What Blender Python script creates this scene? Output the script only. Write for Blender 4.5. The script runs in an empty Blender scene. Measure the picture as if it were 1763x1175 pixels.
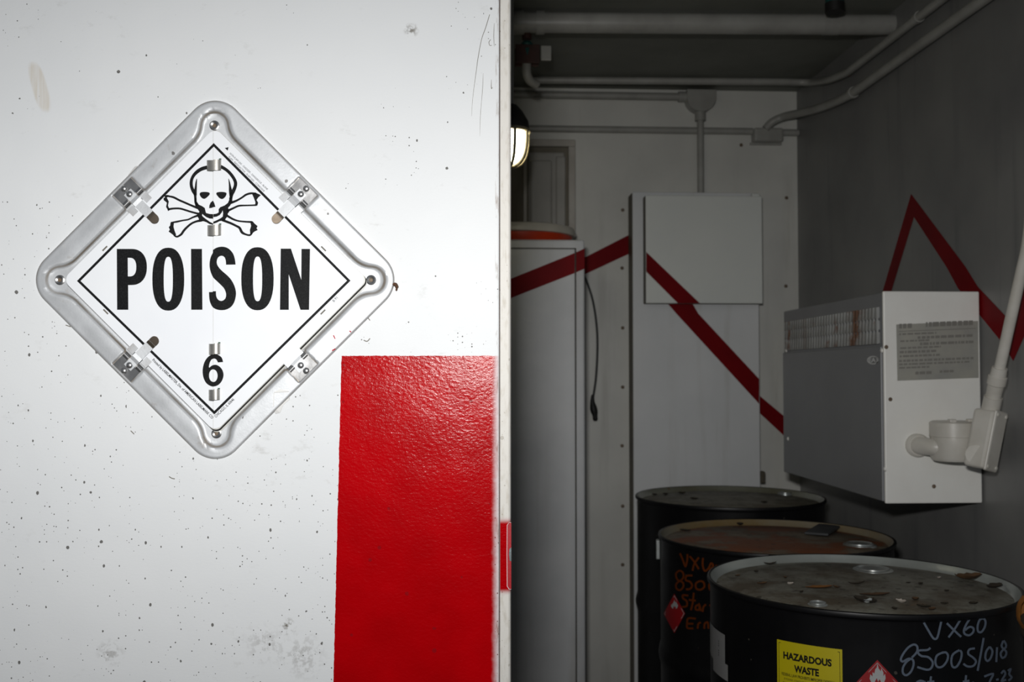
import bpy, bmesh, math, random
from mathutils import Vector, Matrix
from mathutils.geometry import tessellate_polygon
random.seed(7)
S = bpy.context.scene
COL = S.collection

# ------------------------------------------------------------------ camera, world, flash, exposure
FPX, PCX, PCY = 1740.0, 881.5, 587.5
YAW, PITCH, CAMZ = math.radians(-3.0), math.radians(1.89), 1.288
cd = bpy.data.cameras.new('camera'); cam = bpy.data.objects.new('camera', cd); COL.objects.link(cam)
cam.location = (0, 0, CAMZ); cam.rotation_euler = (math.pi/2 + PITCH, 0, YAW)
cd.sensor_width = 36.0; cd.lens = FPX/1763*36.0; cd.clip_start = .02; cd.clip_end = 60
cd.dof.use_dof = True; cd.dof.focus_distance = 1.31; cd.dof.aperture_fstop = 9.0
S.camera = cam
w = bpy.data.worlds.new('overcast_sky'); S.world = w; w.use_nodes = True
w.node_tree.nodes['Background'].inputs['Color'].default_value = (.80, .92, 1.08, 1)
w.node_tree.nodes['Background'].inputs['Strength'].default_value = .085
fl = bpy.data.lights.new('camera_flash', 'AREA'); fl.shape = 'RECTANGLE'; fl.size = .12; fl.size_y = .045
fl.energy = 21.0; fl.color = (1.0, .985, .965)
fo = bpy.data.objects.new('camera_flash', fl); COL.objects.link(fo)
fo.location = (-.07, 0.0, CAMZ + .18); fo.rotation_euler = (math.pi/2 + math.radians(-3.0), 0, math.radians(1.0))
fl.use_nodes = True                      # the flash reflector throws a wide, flat beam: it falls off upwards and downwards
nt_ = fl.node_tree; em = nt_.nodes['Emission']; ge = nt_.nodes.new('ShaderNodeNewGeometry'); sx = nt_.nodes.new('ShaderNodeSeparateXYZ')
nt_.links.new(ge.outputs['Incoming'], sx.inputs[0])
def fm(op, a, b):
    n = nt_.nodes.new('ShaderNodeMath'); n.operation = op
    for i, q in enumerate((a, b)):
        if isinstance(q, float): n.inputs[i].default_value = q
        else: nt_.links.new(q, n.inputs[i])
    return n.outputs[0]
el = fm('MULTIPLY', fm('ADD', fm('MULTIPLY', sx.outputs[2], 1.0), .09), 1/.46)
nt_.links.new(fm('DIVIDE', 1.0, fm('ADD', fm('MULTIPLY', el, el), 1.0)), em.inputs['Strength'])
S.view_settings.view_transform = 'Standard'; S.view_settings.look = 'None'
S.view_settings.exposure = 0.0; S.view_settings.gamma = 1.0
S.view_settings.use_curve_mapping = False

# ------------------------------------------------------------------ measuring: rays of the photo met with real planes
CR = Matrix.Rotation(YAW, 3, 'Z') @ Matrix.Rotation(math.pi/2 + PITCH, 3, 'X')
CO = Vector((0, 0, CAMZ))
RZ = Matrix.Rotation(YAW, 3, 'Z')            # the frame of the left door, ajar by three degrees
RZI = RZ.inverted()
def ray(px, py): return CR @ Vector(((px-PCX)/FPX, -(py-PCY)/FPX, -1.0))
def hv(px, py, v): d = ray(px, py); return CO + d*(v/d.y)
def hu(px, py, u): d = ray(px, py); return CO + d*(u/d.x)
def hz(px, py, z): d = ray(px, py); return CO + d*((z-CAMZ)/d.z)
def hd(px, py, b): d = RZI @ ray(px, py); return CO + d*(b/d.y)     # door frame coordinates
def hcyl(px, py, cx, cy, r):
    d = ray(px, py); a = d.x**2+d.y**2; b = -(d.x*cx+d.y*cy); c = cx*cx+cy*cy-r*r
    q = max(0.0, b*b-a*c); t = (-b-math.sqrt(q))/a
    p = CO + d*t
    k = r/math.hypot(p.x-cx, p.y-cy)
    return Vector((cx+(p.x-cx)*k, cy+(p.y-cy)*k, p.z))

# ------------------------------------------------------------------ geometry
def catmull(pts, n=6, closed=False):
    P = [Vector(p) for p in pts]; out = []; m = len(P)
    for i in range(m if closed else m-1):
        if closed: a, b, c, d = P[i-1], P[i], P[(i+1) % m], P[(i+2) % m]
        else: a, b, c, d = P[max(i-1, 0)], P[i], P[i+1], P[min(i+2, m-1)]
        for k in range(n):
            t = k/n
            out.append(.5*((2*b)+(c-a)*t+(2*a-5*b+4*c-d)*t*t+(3*b-a-3*c+d)*t**3))
    if not closed: out.append(P[-1])
    return out
class G:
    def __init__(s): s.v = []; s.f = []; s.m = []; s.s = []
    def add(s, vs, fs, mi=0, sm=False):
        o = len(s.v); s.v += [Vector(p) for p in vs]
        for f in fs: s.f.append([i+o for i in f]); s.m.append(mi); s.s.append(sm)
        return s
    def bm(s, b, mi=0, sm=False):
        b.verts.index_update(); s.add([v.co.copy() for v in b.verts], [[v.index for v in f.verts] for f in b.faces], mi, sm); b.free(); return s
    def box(s, lo, hi, bev=0, mi=0, seg=2, mat=None):
        b = bmesh.new(); bmesh.ops.create_cube(b, size=1)
        lo, hi = Vector(lo), Vector(hi)
        for v in b.verts: v.co = Vector([(lo[i]+hi[i])/2+v.co[i]*(hi[i]-lo[i]) for i in range(3)])
        if bev: bmesh.ops.bevel(b, geom=b.edges[:], offset=bev, segments=seg, profile=.5, affect='EDGES')
        if mat:
            for v in b.verts: v.co = mat @ v.co
        return s.bm(b, mi)
    def tube(s, pts, r, n=12, mi=0, caps=True, sm=True):
        P = [Vector(p) for p in pts]; R = r if isinstance(r, (list, tuple)) else [r]*len(P)
        vs = []; fs = []; prev = None
        for i, p in enumerate(P):
            t = (P[min(i+1, len(P)-1)]-P[max(i-1, 0)]).normalized()
            if prev is None:
                x = t.cross(Vector((0, 0, 1)) if abs(t.z) < .9 else Vector((1, 0, 0))).normalized()
            else: x = (prev - t*prev.dot(t)).normalized()
            prev = x; y = t.cross(x)
            for k in range(n):
                a = 2*math.pi*k/n; vs.append(p+(x*math.cos(a)+y*math.sin(a))*R[i])
        for i in range(len(P)-1):
            for k in range(n):
                fs.append([i*n+k, i*n+(k+1) % n, (i+1)*n+(k+1) % n, (i+1)*n+k])
        s.add(vs, fs, mi, sm)
        if caps: s.add(vs[:n], [list(range(n))[::-1]], mi); s.add(vs[-n:], [list(range(n))], mi)
        return s
    def lathe(s, c, prof, n=64, mi=0, sm=True, axis=Vector((0, 0, 1)), close=False):
        c = Vector(c); z = axis.normalized(); x = z.cross(Vector((0, 1, 0)) if abs(z.y) < .9 else Vector((1, 0, 0))).normalized(); y = z.cross(x)
        vs = []; fs = []; m = len(prof)
        for r, h in prof:
            for k in range(n):
                a = 2*math.pi*k/n; vs.append(c+z*h+(x*math.cos(a)+y*math.sin(a))*max(r, 1e-5))
        for i in range(m if close else m-1):
            j = (i+1) % m
            for k in range(n): fs.append([i*n+k, i*n+(k+1) % n, j*n+(k+1) % n, j*n+k])
        return s.add(vs, fs, mi, sm)
    def flat(s, loops, fn, mi=0, tri=True):
        L = [[Vector((p[0], p[1], 0)) for p in lp] for lp in loops]
        T = tessellate_polygon(L); pts = [p for lp in L for p in lp]
        return s.add([fn(p.x, p.y) for p in pts], [list(t) for t in T], mi)
    def ribbon(s, pts, fn, wd, mi=0, smooth=4, closed=False):
        P = [Vector((p[0], p[1], p[2] if len(p) > 2 else wd)) for p in pts]
        if smooth: P = catmull(P, smooth, closed)
        n = len(P); vs = []
        for i in range(n):
            if closed: a, b, c = P[i-1], P[i], P[(i+1) % n]
            else: a, b, c = P[max(i-1, 0)], P[i], P[min(i+1, n-1)]
            d1 = Vector((b.x-a.x, b.y-a.y)); d2 = Vector((c.x-b.x, c.y-b.y))
            if d1.length < 1e-9: d1 = d2
            if d2.length < 1e-9: d2 = d1
            d1 = d1.normalized(); d2 = d2.normalized(); t = d1+d2
            t = t.normalized() if t.length > 1e-6 else d1
            nn = Vector((-t.y, t.x)); k = 1/max(.45, nn.dot(Vector((-d1.y, d1.x))))
            h = b.z/2*k
            vs += [(b.x+nn.x*h, b.y+nn.y*h), (b.x-nn.x*h, b.y-nn.y*h)]
        fs = []
        for i in range(n if closed else n-1):
            j = (i+1) % n; fs.append([2*i, 2*i+1, 2*j+1, 2*j])
        return s.add([fn(*p) for p in vs], fs, mi)
    def grid(s, fn, nu, nv, mi=0, sm=False):
        vs = [fn(i/nu, j/nv) for j in range(nv+1) for i in range(nu+1)]; k = nu+1
        return s.add(vs, [[j*k+i, j*k+i+1, (j+1)*k+i+1, (j+1)*k+i] for j in range(nv) for i in range(nu)], mi, sm)
ORG = {}
def tag(o, label=None, cat=None, group=None, kind=None):
    if label: o['label'] = label
    if cat: o['category'] = cat
    if group: o['group'] = group
    if kind: o['kind'] = kind
    return o
def thing(name, loc, label, cat, group=None, rz=0.0, kind=None):
    o = bpy.data.objects.new(name, None); o.empty_display_size = .05; COL.objects.link(o)
    L = Vector(loc); ORG[o.name] = L
    o.location = Matrix.Rotation(rz, 3, 'Z') @ L; o.rotation_euler = (0, 0, rz)
    return tag(o, label, cat, group, kind)
def put(name, g, mats, parent=None, loc=None, rz=0.0, label=None, cat=None, group=None, kind=None, recalc=True):
    if not isinstance(mats, (list, tuple)): mats = [mats]
    L = ORG[parent.name] if parent else Vector(loc or (0, 0, 0))
    me = bpy.data.meshes.new(name)
    me.from_pydata([tuple(p-L) for p in g.v], [], g.f)
    for m in mats: me.materials.append(m)
    me.polygons.foreach_set('material_index', g.m); me.polygons.foreach_set('use_smooth', g.s)
    if recalc:
        b = bmesh.new(); b.from_mesh(me); bmesh.ops.recalc_face_normals(b, faces=b.faces[:]); b.to_mesh(me); b.free()
    if any(g.s):
        try: me.set_sharp_from_angle(angle=math.radians(38))
        except Exception: pass
    me.update()
    o = bpy.data.objects.new(name, me); COL.objects.link(o)
    if parent: o.parent = parent; ORG[o.name] = L
    else:
        o.location = Matrix.Rotation(rz, 3, 'Z') @ L; o.rotation_euler = (0, 0, rz); ORG[o.name] = L
    return tag(o, label, cat, group, kind)
TXT = {}
def text2d(s, bold=0.0):
    k = (s, bold)
    if k in TXT: return TXT[k]
    c = bpy.data.curves.new('writing', 'FONT'); c.body = s; c.resolution_u = 3; c.offset = bold
    o = bpy.data.objects.new('writing', c); COL.objects.link(o)
    dg = bpy.context.evaluated_depsgraph_get(); dg.update()
    me = o.evaluated_get(dg).to_mesh()
    vs = [(v.co.x, v.co.y) for v in me.vertices]; fs = [list(p.vertices) for p in me.polygons]
    o.evaluated_get(dg).to_mesh_clear()
    bpy.data.objects.remove(o); bpy.data.curves.remove(c)
    x0 = min(v[0] for v in vs); x1 = max(v[0] for v in vs)
    y0 = min(v[1] for v in vs); y1 = max(v[1] for v in vs)
    r = ([((x-x0)/(x1-x0), (y-y0)/(y1-y0)) for x, y in vs], fs); TXT[k] = r
    return r
def write(g, s, p0, p1, h, fn, mi=0, bold=0.0):
    """text whose lower edge runs p0 -> p1 in photo measures (y down), h tall"""
    vs, fs = text2d(s, bold); dx, dy = p1[0]-p0[0], p1[1]-p0[1]; L = math.hypot(dx, dy); ux, uy = dx/L, dy/L
    g.add([fn(p0[0]+dx*x+uy*h*y, p0[1]+dy*x-ux*h*y) for x, y in vs], fs, mi)

# ------------------------------------------------------------------ materials
def lin(c):
    r = []
    for x in c:
        x /= 255.0; r.append(x/12.92 if x <= .04045 else ((x+.055)/1.055)**2.4)
    return (r[0], r[1], r[2], 1)
class NT:
    def __init__(s, name):
        s.mat = bpy.data.materials.new(name); s.mat.use_nodes = True; s.t = s.mat.node_tree
        s.b = s.t.nodes['Principled BSDF']; s.tc = s.t.nodes.new('ShaderNodeTexCoord').outputs['Object']
    def put(s, sock, v):
        if isinstance(v, bpy.types.NodeSocket): s.t.links.new(v, sock)
        else: sock.default_value = v
    def node(s, ty, ins=None, **props):
        n = s.t.nodes.new(ty)
        for k, v in props.items(): setattr(n, k, v)
        for k, v in (ins or {}).items(): s.put(n.inputs[k], v)
        return n
    def math(s, op, a, b=0.0, clamp=False):
        n = s.node('ShaderNodeMath', {0: a, 1: b}, operation=op, use_clamp=clamp); return n.outputs[0]
    def mapr(s, v, a, b, c=0.0, d=1.0, smooth=False):
        n = s.node('ShaderNodeMapRange', {0: v, 1: a, 2: b, 3: c, 4: d}, interpolation_type='SMOOTHSTEP' if smooth else 'LINEAR'); return n.outputs[0]
    def scale(s, x, y, z, loc=(0, 0, 0)): return s.node('ShaderNodeMapping', {'Vector': s.tc, 'Scale': (x, y, z), 'Location': loc}).outputs[0]
    def noise(s, sc, det=3, vec=None, rough=.55): return s.node('ShaderNodeTexNoise', {'Vector': vec or s.tc, 'Scale': sc, 'Detail': det, 'Roughness': rough}).outputs[0]
    def mix(s, f, a, b):
        n = s.node('ShaderNodeMix', data_type='RGBA'); s.put(n.inputs[0], f); s.put(n.inputs[6], a); s.put(n.inputs[7], b); return n.outputs[2]
    def bump(s, h, st, dist=.002, prev=None):
        n = s.node('ShaderNodeBump', {'Height': h, 'Strength': st, 'Distance': dist})
        if prev: s.t.links.new(prev, n.inputs['Normal'])
        return n.outputs[0]
    def specks(s, sc, lo=.72, size=.35, vec=None):
        v = s.node('ShaderNodeTexVoronoi', {'Vector': vec or s.tc, 'Scale': sc, 'Randomness': 1.0})
        r = s.node('ShaderNodeSeparateColor', {0: v.outputs['Color']}).outputs[0]
        rad = s.math('MULTIPLY', s.math('MAXIMUM', s.math('SUBTRACT', r, lo), 0.0), size/(1-lo))
        wob = s.math('ADD', v.outputs['Distance'], s.math('MULTIPLY', s.math('SUBTRACT', s.noise(sc*5, 2), .5), .16))
        return s.math('LESS_THAN', wob, rad)
    def done(s, col=None, rough=None, metal=None, normal=None, spec=None):
        for k, v in (('Base Color', col), ('Roughness', rough), ('Metallic', metal), ('Normal', normal), ('Specular IOR Level', spec)):
            if v is not None: s.put(s.b.inputs[k], v)
        return s.mat
def flatm(name, c, rough=.5, metal=0.0, spec=None):
    t = NT(name); return t.done(lin(c), rough, metal, None, spec)
def paint(name, c, c2=None, rough=.4, bump=.15, bscale=260, mott=5, streak=None, samt=.5, rust=None, ramt=.0, speck=None, metal=0.0, spec=None):
    t = NT(name); c2 = c2 or tuple(x*.86 for x in c)
    f = t.mapr(t.noise(mott, 5), .35, .70)
    col = t.mix(f, lin(c), lin(c2))
    if streak:
        n = t.noise(1.0, 4, t.scale(16, 16, 1.1)); k = t.mapr(n, .52, .72, 0, samt, True)
        k = t.math('MULTIPLY', k, t.mapr(t.noise(2.2, 2), .38, .62)); col = t.mix(k, col, lin(streak))
    if rust:
        n = t.math('ADD', t.noise(9, 6, rough=.7), t.math('MULTIPLY', t.noise(1.0, 3, t.scale(40, 40, 4)), .35))
        col = t.mix(t.mapr(n, .98-ramt, 1.06-ramt, 0, .9), col, lin(rust))
    if speck: col = t.mix(t.specks(speck, .78, .30), col, lin((52, 46, 38)))
    nr = t.bump(t.noise(bscale, 3), bump, .001)
    return t.done(col, rough, metal, nr, spec)

# ------------------------------------------------------------------ the setting
B = 1.305                                   # distance of the closed door's face
UR, VB, UL, VF = 1.25, 3.66, -1.10, 1.365   # right wall, back wall, left wall, front of the container
ZC = hv(1300, 157, VB).z
M_wall = paint('white_wall_paint', (214, 214, 208), (200, 200, 195), .38, .05, 150, 3.5, streak=(150, 147, 138), samt=.35, spec=.3)
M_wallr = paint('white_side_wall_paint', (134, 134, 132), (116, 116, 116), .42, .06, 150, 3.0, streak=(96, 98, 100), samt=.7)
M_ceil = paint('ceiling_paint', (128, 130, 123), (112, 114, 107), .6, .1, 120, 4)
M_red = paint('red_stripe_paint', (122, 5, 14), (108, 4, 12), .5, .1, 160, 8, spec=.08)
M_floor = paint('floor_boards', (104, 92, 78), (76, 66, 55), .7, .3, 60, 6)
M_ground = paint('asphalt', (92, 92, 90), (70, 70, 68), .9, .8, 90, 12)
M_pipe = paint('painted_pipe', (166, 166, 161), (148, 147, 142), .38, .08, 200, 12)
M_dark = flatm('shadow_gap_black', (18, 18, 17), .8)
M_screw = paint('rusty_screw', (120, 105, 88), (88, 70, 54), .6, .2, 400, 60)

g = G(); g.box((UL-.05, VF, -.06), (UR+.05, VB+.05, 0)); put('floor', g, M_floor, loc=(0, 2, 0), kind='structure', label='timber floor of the shipping container', cat='floor')
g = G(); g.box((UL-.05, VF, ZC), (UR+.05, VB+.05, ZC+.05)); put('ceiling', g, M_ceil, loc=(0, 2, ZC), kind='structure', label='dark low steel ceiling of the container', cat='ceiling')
g = G(); g.box((UL-.05, VF, 0), (UL, VB, ZC)); put('wall_left', g, M_wall, loc=(UL, 2, 0), kind='structure', label='container wall hidden behind the door', cat='wall')
g = G(); g.box((-9, -7, -.3), (9, VB+4, -.18)); put('ground', g, M_ground, loc=(0, 0, -.3), kind='structure', label='asphalt yard in front of the container', cat='ground')
g = G(); g.box((UL-.05, VF, ZC+.05), (UR+.05, VB+.05, ZC+.09)); g.box((UL-.05, VF, -.18), (UR+.05, VF+.12, -.06)); g.box((UL-.05, VB-.1, -.18), (UR+.05, VB+.05, -.06))
put('trim_1', g, M_wall, loc=(0, 2, 0), kind='structure', label='outer roof and sills of the container', cat='trim')

def decal(fn, eps):
    return lambda x, y: fn(x, y) + eps
EB = Vector((0, -.0008, 0)); ER = Vector((-.0008, 0, 0))
g = G(); g.box((UL, VB, 0), (UR, VB+.05, ZC))
bw = decal(lambda x, y: hv(x, y, VB), EB)
g.flat([[(1000, 447), (1088, 402), (1088, 435), (1000, 476)]], bw, 1)
g.flat([[(1300, 676), (1308, 682), (1351, 718), (1372, 735), (1372, 770), (1352, 753), (1308, 712), (1300, 704)]], bw, 1)
wall_back = put('wall_back', g, [M_wall, M_red], loc=(0, VB, 0), kind='structure', label='white end wall with a red zigzag stripe', cat='wall')
for px, py in ((1072, 362), (1071, 462), (1072, 565), (1072, 667), (1071, 768), (1072, 872), (1072, 973), (1354, 341), (1353, 493), (1276, 250), (1098, 470)):
    g = G(); c = hv(px, py, VB); g.lathe(c, [(0, .004), (.004, .0035), (.0065, .001), (.0065, 0)], 14, axis=Vector((0, -1, 0)))
    put('screw', g, M_screw, wall_back)
g = G(); g.box((UR, VF, 0), (UR+.05, VB+.05, ZC))
rw = decal(lambda x, y: hu(x, y, UR), ER)
g.flat([[(1569, 334), (1574, 374), (1532, 512), (1517, 512)]], rw, 1)
g.flat([[(1569, 334), (1663, 460), (1684, 494), (1733, 546), (1760, 488), (1782, 540), (1745, 622), (1727, 592), (1650, 497), (1630, 460), (1574, 374)]], rw, 1)
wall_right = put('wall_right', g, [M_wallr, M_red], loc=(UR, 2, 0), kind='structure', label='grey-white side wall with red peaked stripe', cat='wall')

# ------------------------------------------------------------------ the left door
A0, A1 = -1.17, hd(879.5, 600, B).x
ag = hd(860, 600, B).x                       # groove between the leaf and its edge strip
DL = Vector((A0, B+.05, .03))
def door_paint(name):
    t = NT(name)
    xyz = t.node('ShaderNodeSeparateXYZ', {0: t.tc}); X, Z = xyz.outputs[0], xyz.outputs[2]
    def dx(px, py): return hd(px, py, B).x - DL.x
    def dz(px, py): return hd(px, py, B).z - DL.z
    # dirt: fewer flecks high up, more towards the bottom of the door
    dens = t.math('ADD', t.mapr(Z, dz(0, 300), dz(0, 1100), .0, .75), t.mapr(t.noise(5, 3), .35, .7, -.25, .45))
    wv = t.scale(1.0, 1.0, .7)
    s1 = t.specks(150, .88, .26, wv); s2 = t.specks(330, .86, .34); s3 = t.specks(70, .955, .18)
    keep2 = t.math('GREATER_THAN', t.math('ADD', dens, t.mapr(t.noise(30, 2), .3, .7, -.5, .5)), .42)
    keep1 = t.math('GREATER_THAN', t.math('ADD', dens, t.mapr(t.noise(18, 2), .3, .7, -.4, .4)), .30)
    sp = t.math('MAXIMUM', t.math('MAXIMUM', t.math('MULTIPLY', s1, keep1), t.math('MULTIPLY', s2, keep2)), s3)
    base = t.mix(t.mapr(t.noise(2.3, 4), .3, .7), lin((229, 231, 232)), lin((222, 225, 227)))
    grime = t.mapr(t.noise(1.0, 5, t.scale(34, 34, 60), .7), .60, .76, 0, .38)
    grime = t.math('MULTIPLY', grime, t.mapr(t.noise(7, 3), .48, .68, 0, 1))
    base = t.mix(grime, base, lin((150, 146, 136)))
    # tan smear high on the left
    ex = t.math('DIVIDE', t.math('SUBTRACT', t.math('ADD', X, t.math('MULTIPLY', t.math('SUBTRACT', Z, dz(68, 150)), .28)), dx(68, 150)), .0105)
    ez = t.math('DIVIDE', t.math('SUBTRACT', Z, dz(68, 150)), .033)
    d2 = t.math('ADD', t.math('POWER', t.math('ABSOLUTE', ex), 2.5), t.math('POWER', t.math('ABSOLUTE', ez), 3.0))
    sm = t.math('MULTIPLY', t.mapr(d2, 1.15, .6), t.mapr(t.noise(1.0, 3, t.scale(260, 260, 14)), .35, .65, .25, .65))
    base = t.mix(sm, base, lin((203, 194, 178)))
    # grey smudge near the top and one low down
    for (px, py, rr, am) in ((708, 52, .011, .8), (495, 1080, .013, .9), (455, 1110, .03, .3), (190, 1125, .02, .4), (520, 1130, .035, .35)):
        q = t.math('SQRT', t.math('ADD', t.math('POWER', t.math('SUBTRACT', X, dx(px, py)), 2.0), t.math('POWER', t.math('SUBTRACT', Z, dz(px, py)), 2.0)))
        k = t.math('MULTIPLY', t.mapr(q, rr, rr*.2, 0, am), t.mapr(t.noise(150, 4), .47, .6))
        base = t.mix(k, base, lin((104, 98, 86)))
    base = t.mix(t.math('MULTIPLY', sp, .85), base, lin((70, 66, 60)))
    xs = hd(860, 300, B).x-DL.x
    near = t.mapr(t.math('ABSOLUTE', t.math('SUBTRACT', X, xs-.003)), .0035, .001, 0, 1, True)
    seamrust = t.math('MULTIPLY', near, t.mapr(t.noise(1.0, 5, t.scale(120, 120, 22), .7), .52, .68, 0, .8))
    base = t.mix(seamrust, base, lin((134, 112, 92)))
    # the red field: three masked edges and a sprayed fourth
    xl, zl, zt = dx(588, 613), dz(588, 613), dz(700, 613)
    sl = (dx(574, 1175)-xl)/(dz(574, 1175)-zl)
    wob = t.math('MULTIPLY', t.math('SUBTRACT', t.noise(120, 3), .5), .0022)
    le = t.math('GREATER_THAN', t.math('ADD', t.math('SUBTRACT', X, t.math('ADD', t.math('MULTIPLY', t.math('SUBTRACT', Z, zl), sl), xl)), wob), 0.0)
    te = t.math('GREATER_THAN', t.math('ADD', t.math('SUBTRACT', zt, Z), t.math('MULTIPLY', wob, 1.3)), 0.0)
    xr = dx(853, 900)
    spray = t.mapr(t.math('ADD', X, t.math('MULTIPLY', wob, 2.0)), xr-.006, xr+.0065, 1.0, .04, True)
    red = t.math('MULTIPLY', t.math('MULTIPLY', le, te), spray)
    # overspray on the edge strip around the latch
    z0, z1 = dz(870, 899), dz(870, 1018)
    band = t.math('MULTIPLY', t.mapr(Z, z0+.009, z0-.003, 0, 1, True), t.mapr(Z, z1-.008, z1+.003, 0, 1, True))
    strip = t.math('GREATER_THAN', X, dx(861, 900))
    red = t.math('ADD', t.math('MULTIPLY', red, t.math('SUBTRACT', 1.0, strip)), t.math('MULTIPLY', band, strip), True)
    # thin red run in the groove
    rc = t.mix(t.mapr(t.noise(14, 5), .35, .7), lin((176, 0, 8)), lin((160, 0, 6)))
    rc = t.mix(t.math('MULTIPLY', t.specks(85, .9, .25), .5), rc, lin((110, 20, 26)))
    col = t.mix(red, base, rc)
    # worn, dirty edge strip
    col = t.mix(t.math('MULTIPLY', t.math('MULTIPLY', strip, t.math('SUBTRACT', 1.0, band)), .7), col, lin((214, 209, 199)))
    wear = t.math('MULTIPLY', strip, t.mapr(t.noise(1.0, 4, t.scale(160, 160, 45)), .5, .75, 0, .5))
    col = t.mix(t.math('MULTIPLY', wear, t.math('SUBTRACT', 1.0, band)), col, lin((170, 160, 142)))
    # fine brushed paint everywhere, a coarse orange peel in the red
    n1 = t.bump(t.noise(1.0, 3, t.scale(190, 190, 420)), .10, .0012)
    n2 = t.bump(t.noise(9, 2), .16, .012, n1)
    pe = t.math('MULTIPLY', t.noise(1.0, 3, t.scale(230, 230, 320)), red)
    n3 = t.bump(pe, .22, .0020, n2)
    return t.done(col, t.mix(red, (.38, .38, .38, 1), (.19, .19, .19, 1)), 0.0, n3, t.mix(red, (.05, .05, .05, 1), (.14, .14, .14, 1)))
M_door = door_paint('door_paint')
M_scratch = flatm('scratch_grey', (120, 116, 108), .8)
M_crack = flatm('seam_dark', (88, 78, 72), .8)
door = thing('door_1', DL, 'white steel door leaf with red painted block and poison sign', 'door', rz=YAW, kind='structure')
g = G(); g.box((A0, B, .03), (ag-.0006, B+.05, ZC-.01), .002, seg=2)
sc = lambda x, y: hd(x, y, B-.0004)
g.ribbon([(843, 25, 1.0), (836, 48, 1.1), (829, 68, .9), (823, 100, 1.0), (820, 122, .8), (814, 168, .5), (812, 200, .3)], sc, 1, 1)
g.ribbon([(832, 126, .3), (831, 150, .7), (829, 175, .5), (827, 200, .6), (826, 235, .2)], sc, 1, 1)
g.ribbon([(851, 40, .5), (850, 62, .9), (851, 80, .4)], sc, 1, 1)
g.ribbon([(846, 137, .5), (846, 152, 1.2), (848, 150, .4)], sc, 1, 1)
g.ribbon([(845, 68, .8), (842, 72, 1.0), (843, 78, .9), (847, 78, .6)], sc, 1, 1)
for pts in (((626, 586), (632, 588), (637, 583)), ((632, 470+73), (634, 548), (637, 552)), ((291, 821), (296, 824), (301, 825)), ((113, 560), (122, 563)), ((225, 742), (231, 748))):
    g.ribbon([(x, y, 1.6) for x, y in pts], sc, 1.6, 1)
put('panel', g, [M_door, M_scratch], door)
g = G()
edge = [(ag+.0006, B+.0012), (ag+.0012, B), (A1-.0030, B+.0003), (A1-.0012, B+.0016), (A1, B+.0045), (A1, B+.05), (ag+.0006, B+.05)]
n = len(edge); vs = [Vector((x, y, z)) for z in (.03, ZC-.01) for x, y in edge]
g.add(vs, [[i, (i+1) % n, n+(i+1) % n, n+i] for i in range(n)] + [list(range(n))[::-1], list(range(n, 2*n))])
put('edge_strip', g, M_door, door)
g = G(); g.box((ag-.0006, B+.002, .03), (ag+.0006, B+.04, ZC-.01)); put('seam', g, M_crack, door)
# latch face plate let into the edge strip
fp = lambda x, y: hd(x, y, B-.0006)
M_latch = paint('red_latch_paint', (172, 10, 26), (160, 8, 22), .4, .1, 300, 20)
M_steel = paint('bright_steel', (150, 158, 160), (110, 116, 118), .35, .1, 300, 40, metal=.8)
M_bare = flatm('chipped_white_edge', (226, 205, 205), .6)
g = G()
g.flat([[(873.2, 905), (876.5, 900.5), (880.2, 900.5), (880.2, 1015), (876.5, 1015), (873.2, 1010)]], fp, 0)
g.ribbon([(880, 900.3), (876.6, 900.5), (873.2, 905), (872.8, 955), (873.2, 1010), (876.6, 1015), (880, 1015.2)], fp, 1.1, 1, 0)
lp = put('latch_plate', g, [M_latch, M_bare], door)
g = G(); g.flat([[(877, 946), (880.3, 943), (880.3, 967), (877.6, 966), (876.2, 955)]], lambda x, y: hd(x, y, B-.0012), 0)
ORG[lp.name] = ORG[door.name]
put('latch_bolt', g, M_steel, lp)

# ------------------------------------------------------------------ the flip placard on the door
def metal_plate(name, c, rough, bumpy=.12, metal=.75, stain=None, groove=None):
    t = NT(name)
    f = t.mapr(t.noise(13, 6, rough=.65), .3, .7); col = t.mix(f, lin(c), lin(tuple(x*.90 for x in c)))
    col = t.mix(t.mapr(t.noise(28, 6, rough=.75), .62, .72, 0, .35), col, lin((226, 224, 220)))
    if stain: col = t.mix(t.mapr(t.noise(20, 5, rough=.7), .60, .74, 0, .6), col, lin(stain))
    if groove:      # grime that has settled in the pressed groove
        y = t.node('ShaderNodeSeparateXYZ', {0: t.tc}).outputs[1]
        k = t.math('MULTIPLY', t.mapr(y, -.0022, -.0034, 0, 1, True), t.mapr(y, -.0072, -.0050, 0, 1, True))
        col = t.mix(t.math('MULTIPLY', k, t.mapr(t.noise(16, 4), .3, .62, .25, .85)), col, lin(groove))
    col = t.mix(t.math('MULTIPLY', t.specks(75, .93, .25), .75), col, lin((70, 62, 54)))
    nr = t.bump(t.noise(420, 3), bumpy, .0006); nr = t.bump(t.noise(24, 3), .10, .004, nr)
    return t.done(col, t.mapr(t.noise(30, 4), .3, .7, rough-.06, rough+.08), metal, nr)
M_alu = metal_plate('weathered_aluminium', (216, 219, 222), 0.50, .15, .42, (158, 146, 130), (128, 114, 96))
M_clip = metal_plate('spring_steel', (196, 196, 196), .28, .06, .92)
M_clip2 = metal_plate('brown_spring_steel', (150, 136, 120), .36, .05, .85)
M_ring = metal_plate('dull_ring_metal', (186, 184, 178), .42, .1, .75)
M_card = paint('white_enamel_card', (236, 239, 242), (230, 233, 238), .42, .02, 300, 6, spec=.3)
M_cardb = paint('stacked_card_edge', (214, 214, 208), (186, 184, 176), .4, .05, 300, 16)
def ink(name, c):
    t = NT(name); col = t.mix(t.mapr(t.noise(700, 3), .45, .72), lin(c), lin(tuple(x+14 for x in c)))
    return t.done(col, .55, spec=.10)
M_ink = ink('black_print', (20, 21, 22))
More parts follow.
